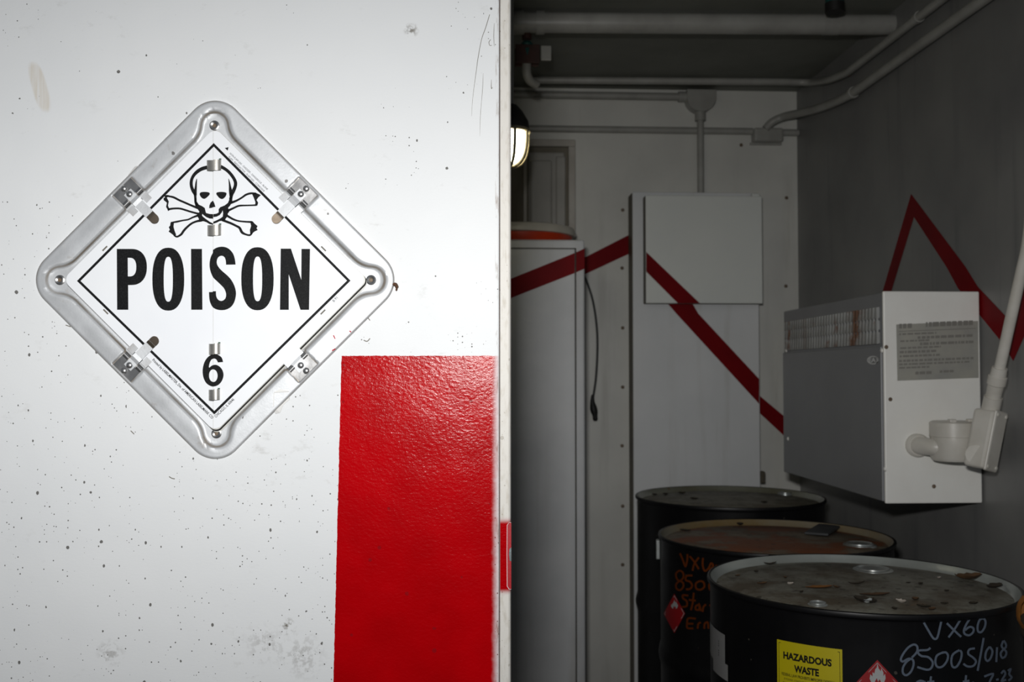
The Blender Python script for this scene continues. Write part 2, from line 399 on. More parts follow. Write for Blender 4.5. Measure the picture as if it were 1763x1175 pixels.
M_green = flatm('green_card_edge', (10, 74, 52), .5)
PC = (370.5, 482.0)
placard = thing('hazard_placard', hd(PC[0], PC[1], B), 'diamond metal flip placard reading POISON with skull and crossbones on white door', 'sign', rz=YAW)
HR, HB = .0085, .0012
def sdbox(x, y, h, r):
    qx, qy = abs((x+y)/math.sqrt(2))-h+r, abs((x-y)/math.sqrt(2))-h+r
    return math.hypot(max(qx, 0), max(qy, 0))+min(max(qx, qy), 0)-r
def smin(a, b, k):
    h = max(k-abs(a-b), 0)/k; return min(a, b)-h*h*k/4
RIV = [(369.5, 216.5), (639, 482.5), (373, 746.5), (103.5, 482.5)]
def inner(x, y):
    d = sdbox(x, y, 190, 6)
    for rx, ry in RIV:
        px, py = x-(rx-PC[0]), y-(ry-PC[1]); L = math.hypot(rx-PC[0], ry-PC[1]); ex, ey = -(rx-PC[0])/L, -(ry-PC[1])/L
        t = min(max(px*ex+py*ey, 0), 60); q = math.hypot(px-ex*t, py-ey*t)-18.5
        d = smin(d, q, 14)
    return d
def sst(a, b, x):
    t = min(max((x-a)/(b-a), 0), 1); return t*t*(3-2*t)
def height(x, y):
    h = HB+(HR-HB)*sst(-.5, 10.5, inner(x, y))
    o = -sdbox(x, y, 233, 50)
    if o < 4.5: h = min(h, HR)*(.30+.70*math.sqrt(max(0, 1-((4.5-o)/4.5)**2))) if o > 0 else HR*.05
    h -= .0013*sst(26, 3, o)*min(1, max(0, (h-HB)/(HR-HB)))
    for sx, sy in ((-1, -1), (1, -1), (1, 1), (-1, 1)):      # pockets for the four clips
        al = (x*sy*-1+y*sx)/math.sqrt(2)*1.0; rr = (x*sx+y*sy)/math.sqrt(2)
        if rr > 150: h -= .0026*(1-sst(22, 25.5, abs(al)))*(1-sst(226, 229, rr))*sst(-2, 8, inner(x, y))
    return h
g = G(); NA = 900; rings = [1, .9975, .994, .990, .985, .978, .97, .955, .94, .925, .91, .895, .88, .868, .858, .848, .838, .828, .818, .808, .80, .79, .78, .77, .755, .74, .72, .70, .66, .60, .5]
vs = []
for a in range(NA):
    th = 2*math.pi*a/NA; cx, sy_ = math.cos(th), math.sin(th); lo, hi = 150.0, 400.0
    for _ in range(34):
        m = (lo+hi)/2
        if sdbox(cx*m, sy_*m, 233, 50) < 0: lo = m
        else: hi = m
    r0 = lo
    for q in rings:
        # rings follow the band: evenly spaced distances inwards from the rim
        r = r0*q; x, y = cx*r, sy_*r; h = height(x, y) if q < 1 else .0
        vs.append(hd(PC[0]+x, PC[1]+y, B-h))
nr_ = len(rings); fs = []
for a in range(NA):
    b = (a+1) % NA
    for k in range(nr_-1): fs.append([a*nr_+k, b*nr_+k, b*nr_+k+1, a*nr_+k+1])
g.add(vs, fs, 0, True)
frame = put('frame', g, M_alu, placard)
ORG[frame.name] = ORG[placard.name]
for rx, ry in RIV:
    g = G(); c = hd(rx, ry, B-HB); k = .00075
    g.lathe(c, [(9*k, 0), (8.6*k, .0014), (6.6*k, .0020), (4.4*k, .0012), (3.6*k, .0010)], 28, 0, axis=Vector((0, -1, 0)))
    g.lathe(c, [(3.6*k, .0010), (2.6*k, .0002), (0, .0002)], 20, 1, axis=Vector((0, -1, 0)))
    put('rivet', g, [M_clip, M_screw], frame)
# cards
HC = .0060
def diamond(cx, cy, half, r, n=8):
    out = []; d = half*math.sqrt(2)-r*math.sqrt(2)
    for q in range(4):
        for k in range(n+1):
            th = math.pi/2*q-math.pi/4+math.pi/2*k/n
            ux, uy = (math.cos(math.pi/2*q), math.sin(math.pi/2*q))
            out.append((cx+ux*d+math.cos(th)*r, cy+uy*d+math.sin(th)*r))
    return out
def slab(g, loop, b0, b1, mi=0):
    g.flat([loop], lambda x, y: hd(x, y, b0), mi)
    n = len(loop); vs = [hd(x, y, b0) for x, y in loop]+[hd(x, y, b1) for x, y in loop]
    g.add(vs, [[i, (i+1) % n, n+(i+1) % n, n+i] for i in range(n)], mi)
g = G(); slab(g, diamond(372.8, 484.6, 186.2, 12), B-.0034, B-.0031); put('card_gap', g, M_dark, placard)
g = G(); slab(g, diamond(374.0, 486.6, 185.8, 12), B-.0030, B-.0018); slab(g, diamond(371.4, 482.6, 185.6, 12), B-.0046, B-.0036)
put('stacked_card', g, M_cardb, placard)
loop = diamond(370.3, 482, 185.6, 15)
left = [p for p in loop if p[0] <= 366.6]; right = [p for p in loop if p[0] >= 367.2]
def tips(loop, x):
    ys = []
    for i in range(len(loop)):
        a, b = loop[i], loop[(i+1) % len(loop)]
        if (a[0]-x)*(b[0]-x) < 0: t = (x-a[0])/(b[0]-a[0]); ys.append(a[1]+t*(b[1]-a[1]))
    return min(ys), max(ys)
def half(loop, x, sgn):
    t, b = tips(loop, x); q = [p for p in loop if (p[0]-x)*sgn > 0]
    cy = sum(p[1] for p in loop)/len(loop)
    q.append((x, t)); q.append((x, b)); q.sort(key=lambda p: math.atan2(p[1]-482, (p[0]-x-sgn*60)))
    return q
g = G(); slab(g, half(loop, 366.7, -1), B-HC, B-.0050)
cardL = put('card', g, M_card, placard)
g = G(); slab(g, half(loop, 367.3, 1), B-HC-.0002, B-.0050)
cardR = put('card', g, M_card, placard)
for o in (cardL, cardR): ORG[o.name] = ORG[placard.name]
HI = HC+.0005
pf = lambda x, y: hd(x, y, B-HI)
# border line
g = G(); g.ribbon([(368, 249.5), (600.5, 483.5), (369, 711), (135.5, 484)], pf, 4.3, 0, 0, True); put('border', g, M_ink, placard)
# lettering
def ell(cx, cy, rx, ry, e, n=44, a0=0, a1=2*math.pi):
    out = []
    for k in range(n):
        t = a0+(a1-a0)*k/(n if abs(a1-a0) > 6.2 else n-1); c, s_ = math.cos(t), math.sin(t)
        out.append((cx+rx*math.copysign(abs(c)**(2/e), c), cy+ry*math.copysign(abs(s_)**(2/e), s_)))
    return out
Z1 = lambda L: [(190+x/9.037, 415+y/9.037) for x, y in L]
Z2 = lambda L: [(350+x/8.815, 415+y/8.815) for x, y in L]
Z3 = lambda L: [(310+x/6.908, 570+y/6.908) for x, y in L]
Z5 = lambda L: [(260+p[0]/7.345, 260+p[1]/7.345)+((p[2]/7.345,) if len(p) > 2 else ()) for p in L]
g = G()
P_o = [(100, 125)]+ell(330, 406, 238, 281, 2.25, 26, -math.pi/2, math.pi/2)+[(276, 688), (279, 1072), (105, 1072)]
P_i = [(270, 263)]+ell(302, 408, 101, 145, 2.4, 20, -math.pi/2, math.pi/2)+[(272, 553)]
g.flat([Z1(P_o), Z1(P_i)], pf)
g.flat([Z1(ell(901, 596, 248, 490, 2.35)), Z1(ell(901, 597, 71, 350, 2.6))], pf)
g.flat([Z1([(1255, 125), (1425, 125), (1432, 1072), (1258, 1072)])], pf)
Sx = [(490, 360), (345, 362)] + [tuple(p[:2]) for p in catmull([Vector((x, y, 0)) for x, y in [(345, 362), (342, 310), (330, 262), (308, 236), (275, 226), (240, 238), (215, 268), (204, 315), (212, 362), (245, 415), (300, 470), (370, 530), (430, 600), (475, 690), (496, 780), (490, 860), (465, 940), (420, 1002), (350, 1042), (270, 1052), (200, 1040), (145, 1008), (110, 950), (92, 880), (86, 778)]], 3)] + [(144, 776), (145, 765)] + [tuple(p[:2]) for p in catmull([Vector((x, y, 0)) for x, y in [(192, 764), (195, 830), (210, 872), (235, 900), (270, 912), (305, 902), (335, 872), (346, 825), (340, 780), (315, 722), (270, 672), (200, 605), (150, 555), (115, 480), (97, 400), (97, 320), (115, 240), (145, 182)]], 3)] + [tuple(p[:2]) for p in catmull([Vector((x, y, 0)) for x, y in [(146, 138), (200, 104), (275, 88), (350, 100), (410, 140), (455, 200), (480, 280), (490, 360)]], 3)][:-1]
g.flat([Z2(Sx)], pf)
g.flat([Z2(ell(822, 575, 246, 479, 2.35)), Z2(ell(824, 577, 69, 340, 2.6))], pf)
g.flat([Z2([(1175, 118), (1330, 118), (1487, 590), (1490, 122), (1620, 122), (1605, 1047), (1475, 1047), (1297, 510), (1297, 1047), (1163, 1047)])], pf)
put('lettering', g, M_ink, placard)
g = G()
six = [(450, 376), (512, 371)] + [tuple(p[:2]) for p in catmull([Vector((x, y, 0)) for x, y in [(512, 371), (495, 318), (450, 285), (400, 277), (345, 300), (300, 352), (275, 420), (268, 490), (280, 562), (312, 622), (360, 655), (400, 662), (452, 645), (496, 598), (517, 530), (505, 470), (470, 425), (425, 404), (380, 412), (345, 438), (350, 388), (370, 346), (400, 330), (430, 340), (450, 376)]], 3)][1:-1]
hole = [tuple(p[:2]) for p in catmull([Vector((x, y, 0)) for x, y in [(395, 458), (430, 478), (446, 525), (440, 570), (420, 600), (393, 608), (362, 590), (346, 550), (348, 500), (368, 468)]], 3, True)]
g.flat([Z3(six), Z3(hole)], pf); put('numeral', g, M_ink, placard)
# skull and crossbones
g = G()
def rb(L): g.ribbon(Z5(L), pf, 1, 0, 4)
def pg(L, sm=0):
    L = Z5(L)
    if sm: L = [tuple(p[:2]) for p in catmull([Vector((x, y, 0)) for x, y in L], sm, True)]
    g.flat([L], pf)
rb([(790, 192, 42), (700, 210, 46), (640, 228, 46), (590, 258, 44), (545, 302, 40), (518, 350, 38), (508, 400, 40), (512, 450, 40), (532, 505, 42), (556, 550, 36), (560, 595, 30), (563, 640, 30), (585, 690, 40)])
rb([(579, 352, 6), (571, 400, 20), (567, 450, 26), (562, 500, 34), (558, 560, 40)])
pg([(545, 590), (576, 590), (578, 640), (605, 680), (645, 698), (680, 722), (690, 765), (697, 786), (740, 797), (785, 800), (785, 858), (740, 855), (700, 838), (668, 815), (649, 797), (645, 815), (656, 832), (700, 866), (745, 898), (785, 918), (785, 936), (740, 926), (700, 902), (665, 890), (612, 893), (603, 858), (580, 815), (612, 770), (600, 752), (562, 700), (548, 650)])
pg([(988, 590), (1028, 575), (1028, 640), (1002, 690), (975, 720), (985, 745), (988, 770), (970, 795), (972, 825), (945, 855), (935, 882), (870, 888), (830, 908), (788, 922), (788, 895), (830, 878), (880, 852), (907, 830), (911, 790), (907, 752), (893, 782), (868, 812), (830, 832), (788, 838), (788, 800), (830, 793), (855, 778), (855, 738), (875, 712), (930, 690), (972, 658), (988, 620)])
rb([(790, 172, 38), (840, 182, 42), (890, 202, 42), (950, 238, 40), (1000, 284, 40), (1045, 345, 40), (1068, 400, 42), (1064, 450, 42), (1042, 505, 46), (1020, 550, 44), (1012, 600, 34)])
rb([(981, 352, 6), (991, 400, 18), (998, 450, 28), (1004, 500, 40), (1010, 560, 40), (1012, 610, 34), (1002, 660, 44)])
rb([(195, 570, 20), (280, 585, 26), (350, 620, 26), (430, 655, 26), (510, 690, 26), (590, 722, 30)])
rb([(212, 748, 24), (240, 735, 26), (300, 728, 24), (370, 730, 24), (440, 750, 24), (510, 772, 24), (600, 795, 26)])
pg([(168, 565), (200, 556), (235, 562), (200, 592), (225, 640), (215, 690), (225, 718), (245, 738), (216, 762), (205, 735), (190, 708), (200, 655), (160, 622), (158, 598), (176, 588)])
rb([(250, 912, 24), (290, 902, 22), (330, 895, 24), (400, 880, 20), (470, 868, 20), (530, 840, 22), (600, 815, 30)])
rb([(290, 1065, 22), (318, 1084, 22), (345, 1080, 24), (385, 1052, 28), (410, 1015, 30), (450, 970, 28), (510, 920, 26), (570, 893, 26), (640, 878, 34)])
pg([(245, 912), (290, 905), (285, 960), (298, 1010), (318, 1060), (300, 1080), (262, 1050), (222, 1020), (238, 995), (224, 965), (242, 945)])
rb([(1000, 660, 34), (1080, 630, 26), (1150, 590, 24), (1200, 555, 26), (1260, 537, 26), (1330, 538, 20)])
rb([(965, 760, 30), (1040, 725, 26), (1110, 695, 24), (1200, 690, 20), (1280, 688, 20), (1335, 685, 22)])
pg([(1255, 540), (1320, 528), (1390, 558), (1355, 590), (1335, 620), (1355, 655), (1345, 692), (1315, 690), (1320, 650), (1300, 595), (1280, 550)])
rb([(955, 815, 30), (1030, 860, 26), (1100, 885, 22), (1180, 895, 22), (1275, 900, 26)])
rb([(900, 875, 30), (1000, 912, 30), (1070, 945, 28), (1120, 975, 32), (1150, 1030, 34), (1200, 1057, 24), (1250, 1065, 24), (1280, 1035, 20)])
pg([(1255, 890), (1285, 890), (1310, 920), (1347, 950), (1335, 980), (1350, 1000), (1310, 1020), (1285, 1040), (1255, 1062), (1250, 1000), (1265, 950), (1258, 915)])
pg([(615, 545), (630, 524), (680, 518), (733, 526), (742, 548), (715, 580), (680, 605), (650, 600), (625, 575)], 3)
pg([(825, 545), (836, 525), (890, 518), (945, 526), (955, 545), (940, 580), (905, 608), (870, 600), (845, 575)], 3)
pg([(783, 628), (800, 660), (815, 708), (785, 712), (770, 720), (735, 725), (738, 690), (752, 655)])
put('skull_emblem', g, M_ink, placard)
# small print, slots
for txt, q0_, q1_, hh_, bo in (('Printed by LABELMASTER, Div. of AMERICAN LABELMARK CO', (260.5, 622), (363.5, 723), 6.4, .012), ('CHICAGO, IL 60646', (372.5, 720.5), (404.5, 689.5), 5.8, .01), ('NON-FLAM GAS - OXIDIZER - DANGEROUS - BLANK', (395, 265), (460, 328), 3.2, 0), ('FLAM - RADIOACTIVE - FLAM GAS - CORROSIVE', (393, 271), (454, 331), 3.2, 0), ('8-91', (575, 521), (582, 514), 5, 0)):
    g = G(); write(g, txt, q0_, q1_, hh_, pf, bold=bo); put('small_print', g, M_ink, placard)
g = G(); g.flat([[(387, 255), (393.5, 253.5), (392, 259.5)]], pf); put('arrow_mark', g, M_ink, placard)
M_slot = flatm('slot_shadow_grey', (112, 108, 100), .7)
for cx, cy, s_ in ((180.5, 428, 1), (557, 428.5, -1), (182, 537, -1), (556, 537.5, 1)):
    g = G(); g.ribbon([(cx-4, cy+4*s_, 2.6), (cx+4, cy-4*s_, 2.6)], pf, 2.6, 0, 0)
    put('slot', g, M_slot, placard)
# hinge rings down the fold
for cx, cy, wd, hh in ((368.5, 284, 25, 18.5), (369, 396, 24, 18.5), (369.5, 600.5, 20, 18.5), (369, 679.5, 19.5, 18.5)):
    g = G()
    def rg(i, j, cx=cx, cy=cy, wd=wd, hh=hh):
        t = math.pi*i; return hd(cx-wd/2*math.cos(t), cy-hh/2+hh*j+(1.2 if i < .5 else 0), B-HC-.0002-.0062*math.sin(t))
    g.grid(rg, 16, 2, 0, True)
    g.flat([[(cx+wd/2-4, cy-hh/2-1.8), (cx+wd/2, cy-hh/2-1.8), (cx+wd/2, cy-hh/2+1), (cx+wd/2-4, cy-hh/2+1)]], pf, 1)
    put('hinge_ring', g, [M_ring, M_green], placard)
# the four spring clips
for sx, sy, tongue, in ((-1, -1, 1), (1, -1, 1), (-1, 1, 1), (1, 1, 0)):
    ix, iy = -sx/math.sqrt(2), -sy/math.sqrt(2); ax, ay = -iy, ix
    def at(r, t, h, ix=ix, iy=iy, ax=ax, ay=ay):          # r from the centre outwards, t along the side
        return hd(PC[0]-ix*r+ax*t, PC[1]-iy*r+ay*t, B-h)
    hb = HR-.0022
    g = G(); g.grid(lambda i, j: at(204+23*j, -21+42*i, hb+.0008), 4, 4)
    g.grid(lambda i, j: at(204+23*j, -21+42*i, hb+.0001), 4, 4)
    lp_ = [at(204, -21, hb+.0008), at(227, -21, hb+.0008), at(227, 21, hb+.0008), at(204, 21, hb+.0008)]
    lq = [at(204, -21, hb), at(227, -21, hb), at(227, 21, hb), at(204, 21, hb)]
    g.add(lp_+lq, [[0, 1, 5, 4], [1, 2, 6, 5], [2, 3, 7, 6], [3, 0, 4, 7]])
    clip = put('clip', g, M_clip, placard); ORG[clip.name] = ORG[placard.name]
    g = G(); g.lathe(at(222, 0, hb+.0006), [(.0043, 0), (.0042, .0008), (.0032, .0021), (.0015, .0027), (0, .0028)], 20, axis=Vector((0, -1, 0)), sm=True); put('clip_rivet', g, M_clip, clip)
    g = G(); g.lathe(at(208.5, 0, hb+.0010), [(.0043, 0), (.0042, .0008), (.0032, .0021), (.0015, .0027), (0, .0028)], 20, axis=Vector((0, -1, 0)), sm=True); put('clip_rivet', g, M_clip, clip)
    g = G()
    for t0, t1 in ((-21, -10), (10, 21)):
        g.grid(lambda i, j, t0=t0, t1=t1: at(206-11*i, t0+(t1-t0)*j, hb+.0002+.0030*math.sin(math.pi*min(1, i*1.05))**.8-.002*i), 12, 1, 0, True)
    put('clip_curl', g, M_clip, clip)
    g = G(); wt = 8.3
    if tongue:
        prof = [(214, hb+.0012), (204, hb+.0014), (199, hb+.0012), (193, HC+.0040), (186, HC+.0026), (160, HC+.0022)]
        def tg(i, j):
            k = i*(len(prof)-1); a = min(int(k), len(prof)-2); f = k-a
            return at(prof[a][0]+(prof[a+1][0]-prof[a][0])*f, -wt+2*wt*j, prof[a][1]+(prof[a+1][1]-prof[a][1])*f)
        g.grid(tg, 20, 2, 0, False)
        tip = [(160, .0022), (157, .0032), (154, .0036)]
        g.grid(lambda i, j: at(160-6*i, -wt*.95+2*wt*.95*j, HC+.0022+.0020*math.sin(i*1.5)), 4, 2, 1)
        pts = [(153.6, -wt*.95)]+[(148.5-8*math.sin(math.pi*k/12)-.0, -wt*.95*math.cos(math.pi*k/12)) for k in range(13)]+[(153.6, wt*.95)]
        cen = at(151, 0, HC+.0042)
        vs = [at(r, t, HC+.0042+(153.6-r)*.00008) for r, t in pts]; g.add(vs, [list(range(len(vs)))], 1)
        put('spring_tongue', g, [M_alu, M_clip2], clip)
    else:
        g.grid(lambda i, j: at(216-16*i, -11+22*j, hb+.0014), 4, 2); g.grid(lambda i, j: at(200-7*i, -11+22*j, hb+.0014-.001*i), 4, 2)
        put('spring_tongue', g, M_alu, clip)
    if tongue:
        g = G()
        for s_ in (-1, 1):
            g.grid(lambda i, j, s_=s_: at(192-15*i, s_*(10+13*j), HC+.0008-.0005*j), 3, 2)
    else:
        g = G(); g.grid(lambda i, j: at(196-14*i, -19+38*j, HC+.0010), 3, 2)
    put('clip_tab', g, M_alu, clip)

for nm, pts, c in (('paint_chip', [(471, 676), (482, 670), (498, 674), (499, 688), (488, 697), (482, 711), (474, 713), (470, 700)], (228, 228, 226)), ('red_fleck', [(573, 578), (576, 584), (578, 584), (575, 577)], (170, 30, 48)), ('red_fleck', [(571, 603), (577, 600), (578, 602), (572, 605)], (170, 30, 48)), ('red_fleck', [(602, 569), (605, 571), (604, 573), (601, 571)], (170, 30, 48)), ('paint_chip', [(221, 301), (232, 287), (239, 285), (237, 294), (224, 304)], (224, 224, 222))):
    g = G(); g.flat([pts], lambda x, y: hd(x, y, B-height(x-PC[0], y-PC[1])-.0006)); put(nm, g, flatm(nm, c, .6), frame)
M_husk = paint('brown_husk', (96, 62, 38), (60, 42, 28), .8, .3, 300, 200)
hk = hd(681, 494, B-.004); g = G(); g.tube(catmull([hd(677, 491, B-.005), hd(680, 489, B-.007), hd(683, 494, B-.006), hd(682, 501, B-.003)], 4), [.0005]+[.0018]*4+[.0024]*4+[.0012]*3+[.0004], 8)
put('husk', g, M_husk, loc=hk, rz=YAW, label='brown dried husk stuck at the right corner of the diamond placard', cat='husk')

# ------------------------------------------------------------------ back of the container: cabinet, tub, hatch
M_rev0 = flatm('cabinet_gap_dark', (62, 58, 48), .8)  # dark strips drawn where the cabinet door leaves a gap
M_cab = paint('white_cabinet_paint', (206, 208, 210), (188, 191, 194), .30, .06, 120, 4, streak=(140, 132, 116), samt=.4, rust=(128, 96, 66), ramt=.08)
M_cabr = paint('red_cabinet_stripe', (122, 5, 14), (108, 4, 12), .45, .06, 120, 10, spec=.08)
VC = 3.16
tr = hv(1006.5, 413, VC); u1, zt = tr.x, tr.z
cab = thing('storage_cabinet', (-.0, VC+.2, 0), 'tall white metal cabinet with red slanted stripe beside the door edge', 'cabinet')
g = G(); g.box((-.46, VC, 0), (u1, VB-.035, zt), .006)
g.flat([[(988, 436.5), (1006.5, 428), (1006.5, 463), (988, 471)]], lambda x, y: hv(x, y, VC-.0008), 1)
put('body', g, [M_cab, M_cabr], cab)
us = hv(990.5, 500, VC).x; zs = hv(950, 429.5, VC).z
g = G(); g.box((-.44, VC-.012, .05), (us-.002, VC-.0012, zs), .003)
g.flat([[(600, 592.7), (989.5, 435.8), (989.5, 470.5), (600, 623)]], lambda x, y: hv(x, y, VC-.0128), 1)
put('cabinet_door', g, [M_cab, M_cabr], cab)
g = G(); g.box((us-.0015, VC-.003, .03), (us+.0025, VC+.001, zs+.004)); put('seam', g, M_rev0, cab)
g = G(); g.box((-.44, VC-.003, zs+.0005), (us, VC+.001, zs+.004)); put('seam', g, M_rev0, cab)
M_tubw = paint('white_plastic_lid', (205, 201, 190), (190, 186, 174), .35, .03, 200, 10)
M_tubo = paint('orange_plastic', (206, 62, 20), (190, 54, 16), .4, .03, 200, 10)
TV = 3.41; tc_ = hv(893, 395, TV); R_ = .192; z0 = zt
zt1 = hv(893, 380, TV-R_).z
tub = thing('storage_tub', (tc_.x, TV, z0), 'low orange tub with rounded white lid on top of the cabinet', 'tub')
g = G(); g.lathe((tc_.x, TV, z0), [(0, 0), (R_-.02, 0), (R_-.012, .01), (R_-.010, zt1-z0-.024), (0, zt1-z0-.024)], 72); put('body', g, M_tubo, tub)
g = G(); h_ = zt1-z0; g.lathe((tc_.x, TV, z0), [(0, h_-.03), (R_-.012, h_-.032), (R_-.001, h_-.03), (R_+.002, h_-.018), (R_-.004, h_-.004), (R_-.02, h_), (0, h_+.004)], 72); put('lid', g, M_tubw, tub)

M_hatch = paint('hatch_paint', (188, 184, 176), (164, 158, 148), .45, .1, 160, 9, rust=(104, 74, 52), ramt=.16)
M_rec = paint('hatch_recess_shade', (128, 122, 108), (104, 98, 84), .6, .1, 140, 6)  # backing coloured darker to paint in the shade of the recess
M_hatchp = paint('hatch_panel_paint', (178, 176, 170), (156, 154, 148), .35, .08, 120, 6)
hc = hv(900, 420, VB)
hatch = thing('access_hatch', (hc.x, VB, hc.z), 'framed recessed hatch on the end wall behind the lamp and tub', 'hatch')
p0, p1 = hv(800, 238, VB-.03), hv(991, 452, VB-.03)
g = G(); fw = .025
g.box((p0.x, VB-.03, p0.z-fw), (p1.x, VB, p0.z), .003); g.box((p0.x, VB-.03, p1.z), (p1.x, VB, p1.z+fw), .003)
g.box((p0.x, VB-.03, p1.z+fw), (p0.x+fw, VB, p0.z-fw), .003); g.box((p1.x-fw, VB-.03, p1.z+fw), (p1.x, VB, p0.z-fw), .003)
um = hv(903, 300, VB).x; g.box((um-.006, VB-.028, p1.z+fw), (um+.007, VB, p0.z-fw), .002)
put('frame', g, M_hatch, hatch)
g = G(); g.box((p0.x+fw, VB-.004, p1.z+fw), (p1.x-fw, VB, p0.z-fw)); put('recess', g, M_rec, hatch)
g = G()
q0, q1 = hv(910, 262, VB-.012), hv(972, 452, VB-.012)
g.box((q0.x, VB-.016, p1.z+fw), (q1.x, VB-.006, q0.z), .006)
g.box((hv(956, 300, VB).x, VB-.022, p1.z+fw), (hv(973, 300, VB).x, VB-.006, q0.z-.015), .006)
g.box((q0.x+.005, VB-.024, p1.z+fw), (hv(950, 300, VB).x, VB-.006, q0.z-.03), .008)
put('panel', g, M_hatchp, hatch)

# ------------------------------------------------------------------ locker and its box
M_lock = paint('locker_paint', (226, 228, 229), (214, 217, 219), .28, .05, 120, 3, streak=(172, 170, 160), samt=.3)
M_box = paint('fuse_box_paint', (228, 231, 226), (220, 224, 221), .36, .05, 140, 3)
M_rev = paint('side_shade_and_latch', (92, 86, 70), (74, 68, 56), .6, .1, 140, 6)  # side-face shade put into the colour; the dark latch shares it
UA = hv(1083, 600, VB).x
d = ray(1090, 600); VK = UA*d.y/d.x
UE = hv(1307.5, 600, VK).x; ztop = hv(1150, 331, VK).z
locker = thing('wall_locker', ((UA+UE)/2, VB, 0), 'shallow full-height white locker with diagonal red stripe behind drums', 'locker')
g = G(); g.box((UA, VK, 0), (UE, VB-.002, ztop), .003)
g.box((UA-.0015, VK+.004, 0), (UA+.001, VB-.003, ztop-.004), 0, 2)  # thin strip over the left side, its shade painted dark
lk = decal(lambda x, y: hv(x, y, VK), EB)
g.flat([[(1140, 514), (1184, 514), (1194, 526), (1202, 540), (1307, 653), (1307, 696), (1164, 540), (1152, 526)]], lk, 1)
put('body', g, [M_lock, M_red, M_rev], locker)
g = G(); a = hv(1308, 812, VK); b = hv(1318, 832, VK); g.box((UE-.002, VK-.012, b.z), (UE+.014, VK+.02, a.z), .002)
put('latch', g, M_rev, locker)
UX = hv(1107, 430, VK).x; d = ray(1112, 430); VX = UX*d.y/d.x
ta, tb = hv(1112, 336, VX), hv(1313.5, 523, VX)
fb = thing('fuse_box', ((UX+tb.x)/2, VK, tb.z), 'square white electrical box mounted on the locker front', 'electrical box')
g = G(); g.box((UX, VX+.006, tb.z), (tb.x, VK-.001, ta.z), .003); put('body', g, M_rev, fb)  # box sides carry painted shade; only the door is white
g = G(); g.box((UX, VX, tb.z), (tb.x, VX+.008, ta.z), .003)
g.flat([[(1112.6, 434), (1205, 522.5), (1167, 522.5), (1112.6, 468)]], lambda x, y: hv(x, y, VX-.0006), 1)
put('box_door', g, [M_box, M_red], fb)
g = G(); a = hv(1300, 333, VX); g.box((hv(1296, 333, VX).x, VX+.01, ta.z-.002), (hv(1310, 333, VX).x, VX+.03, ta.z+.012), .004); put('hinge', g, M_box, fb)

# ------------------------------------------------------------------ pipes and conduits
def conduit(name, pts, r, label, cat='conduit', group=None, mat=None, n=14, clamps=()):
    P = [Vector(p) for p in pts]
    t = thing(name, P[0], label, cat, group)
    g = G(); g.tube(P, r, n); put('tube', g, mat or M_pipe, t)
    for c, ax, rr in clamps:
        g = G(); c = Vector(c); ax = Vector(ax).normalized(); g.tube([c-ax*.009, c+ax*.009], rr, n); put('clamp', g, mat or M_pipe, t)
    return t
# thick pipe under the ceiling
zp = ZC-.031-.008
pa, pb = hz(800, 38, zp), hz(1548, 43, zp)
t = thing('ceiling_pipe', pa, 'thick grey-white pipe running across under the ceiling with closed end', 'pipe')
g = G(); dr = (pb-pa).normalized(); g.tube([pa, pb-dr*.012, pb-dr*.003, pb], [.029, .029, .0275, .022], 28); put('tube', g, M_pipe, t)
ca = hz(930, 39, zp); g = G(); g.tube([ca-dr*.012, ca+dr*.012], .0335, 28); put('collar', g, M_pipe, t)
ca = hz(893, 39, zp); g = G(); g.tube([ca-dr*.016, ca+dr*.016], .034, 28); put('collar', g, M_pipe, t)
# teal hanger on it
M_teal = paint('teal_paint', (26, 88, 84), (18, 64, 62), .5, .1, 200, 20)
M_blk = paint('black_iron', (30, 29, 27), (20, 19, 18), .6, .2, 200, 20)
ch = hz(1430, 42, zp)
t = thing('pipe_hanger', ch, 'dark pipe hanger with teal top above thick ceiling pipe', 'pipe hanger')
g = G(); g.tube([ch-dr*.022, ch+dr*.022], .0305, 28); put('strap', g, M_pipe, t)
cv = hz(1430, 10, ZC-.03); g = G(); g.tube([(cv.x, cv.y-.03, ZC-.06), (cv.x, cv.y-.03, ZC-.034)], .026, 20); put('band', g, M_blk, t)
g = G(); g.tube([(cv.x, cv.y-.03, ZC-.034), (cv.x, cv.y-.03, ZC)], .025, 20); put('cap', g, M_teal, t)
# valve cluster by the door edge
M_rustred = paint('rust_red_iron', (70, 42, 34), (50, 32, 27), .6, .3, 200, 30)
vc = hz(907, 60, zp-.03); vx, vy = vc.x, vc.y
t = thing('pipe_valve', (vx, vy, zp), 'rusty valve with blue-green body hanging under thick pipe by the door', 'valve')
yz = lambda py: hv(907, py, vy).z
g = G(); g.tube([(vx, vy, zp-.02), (vx, vy, yz(68))], .014, 16); put('stem', g, M_rustred, t)
g = G(); g.lathe((vx, vy, yz(104)), [(0, 0), (.012, 0), (.02, .008), (.021, .03), (.016, .04), (.018, .046), (.012, .054), (0, .054)], 20); put('body', g, M_teal, t)
g = G(); g.box((vx-.034, vy-.02, yz(112)), (vx+.036, vy-.014, yz(80)), .002); g.box((vx-.034, vy+.014, yz(112)), (vx+.036, vy+.02, yz(80)), .002); put('bracket', g, M_rustred, t)
a = hv(931, 79, vy-.02); b = hv(949, 105, vy-.02)
g = G(); g.box((a.x, vy-.026, b.z), (b.x, vy-.016, a.z), .003); put('handle', g, M_pipe, t)
g = G(); g.tube(catmull([(vx, vy, yz(100)), (vx, vy, yz(126)), (vx+.01, vy+.01, yz(137)), (vx+.03, vy+.03, yz(140))], 5), .013, 16); put('elbow', g, M_pipe, t)
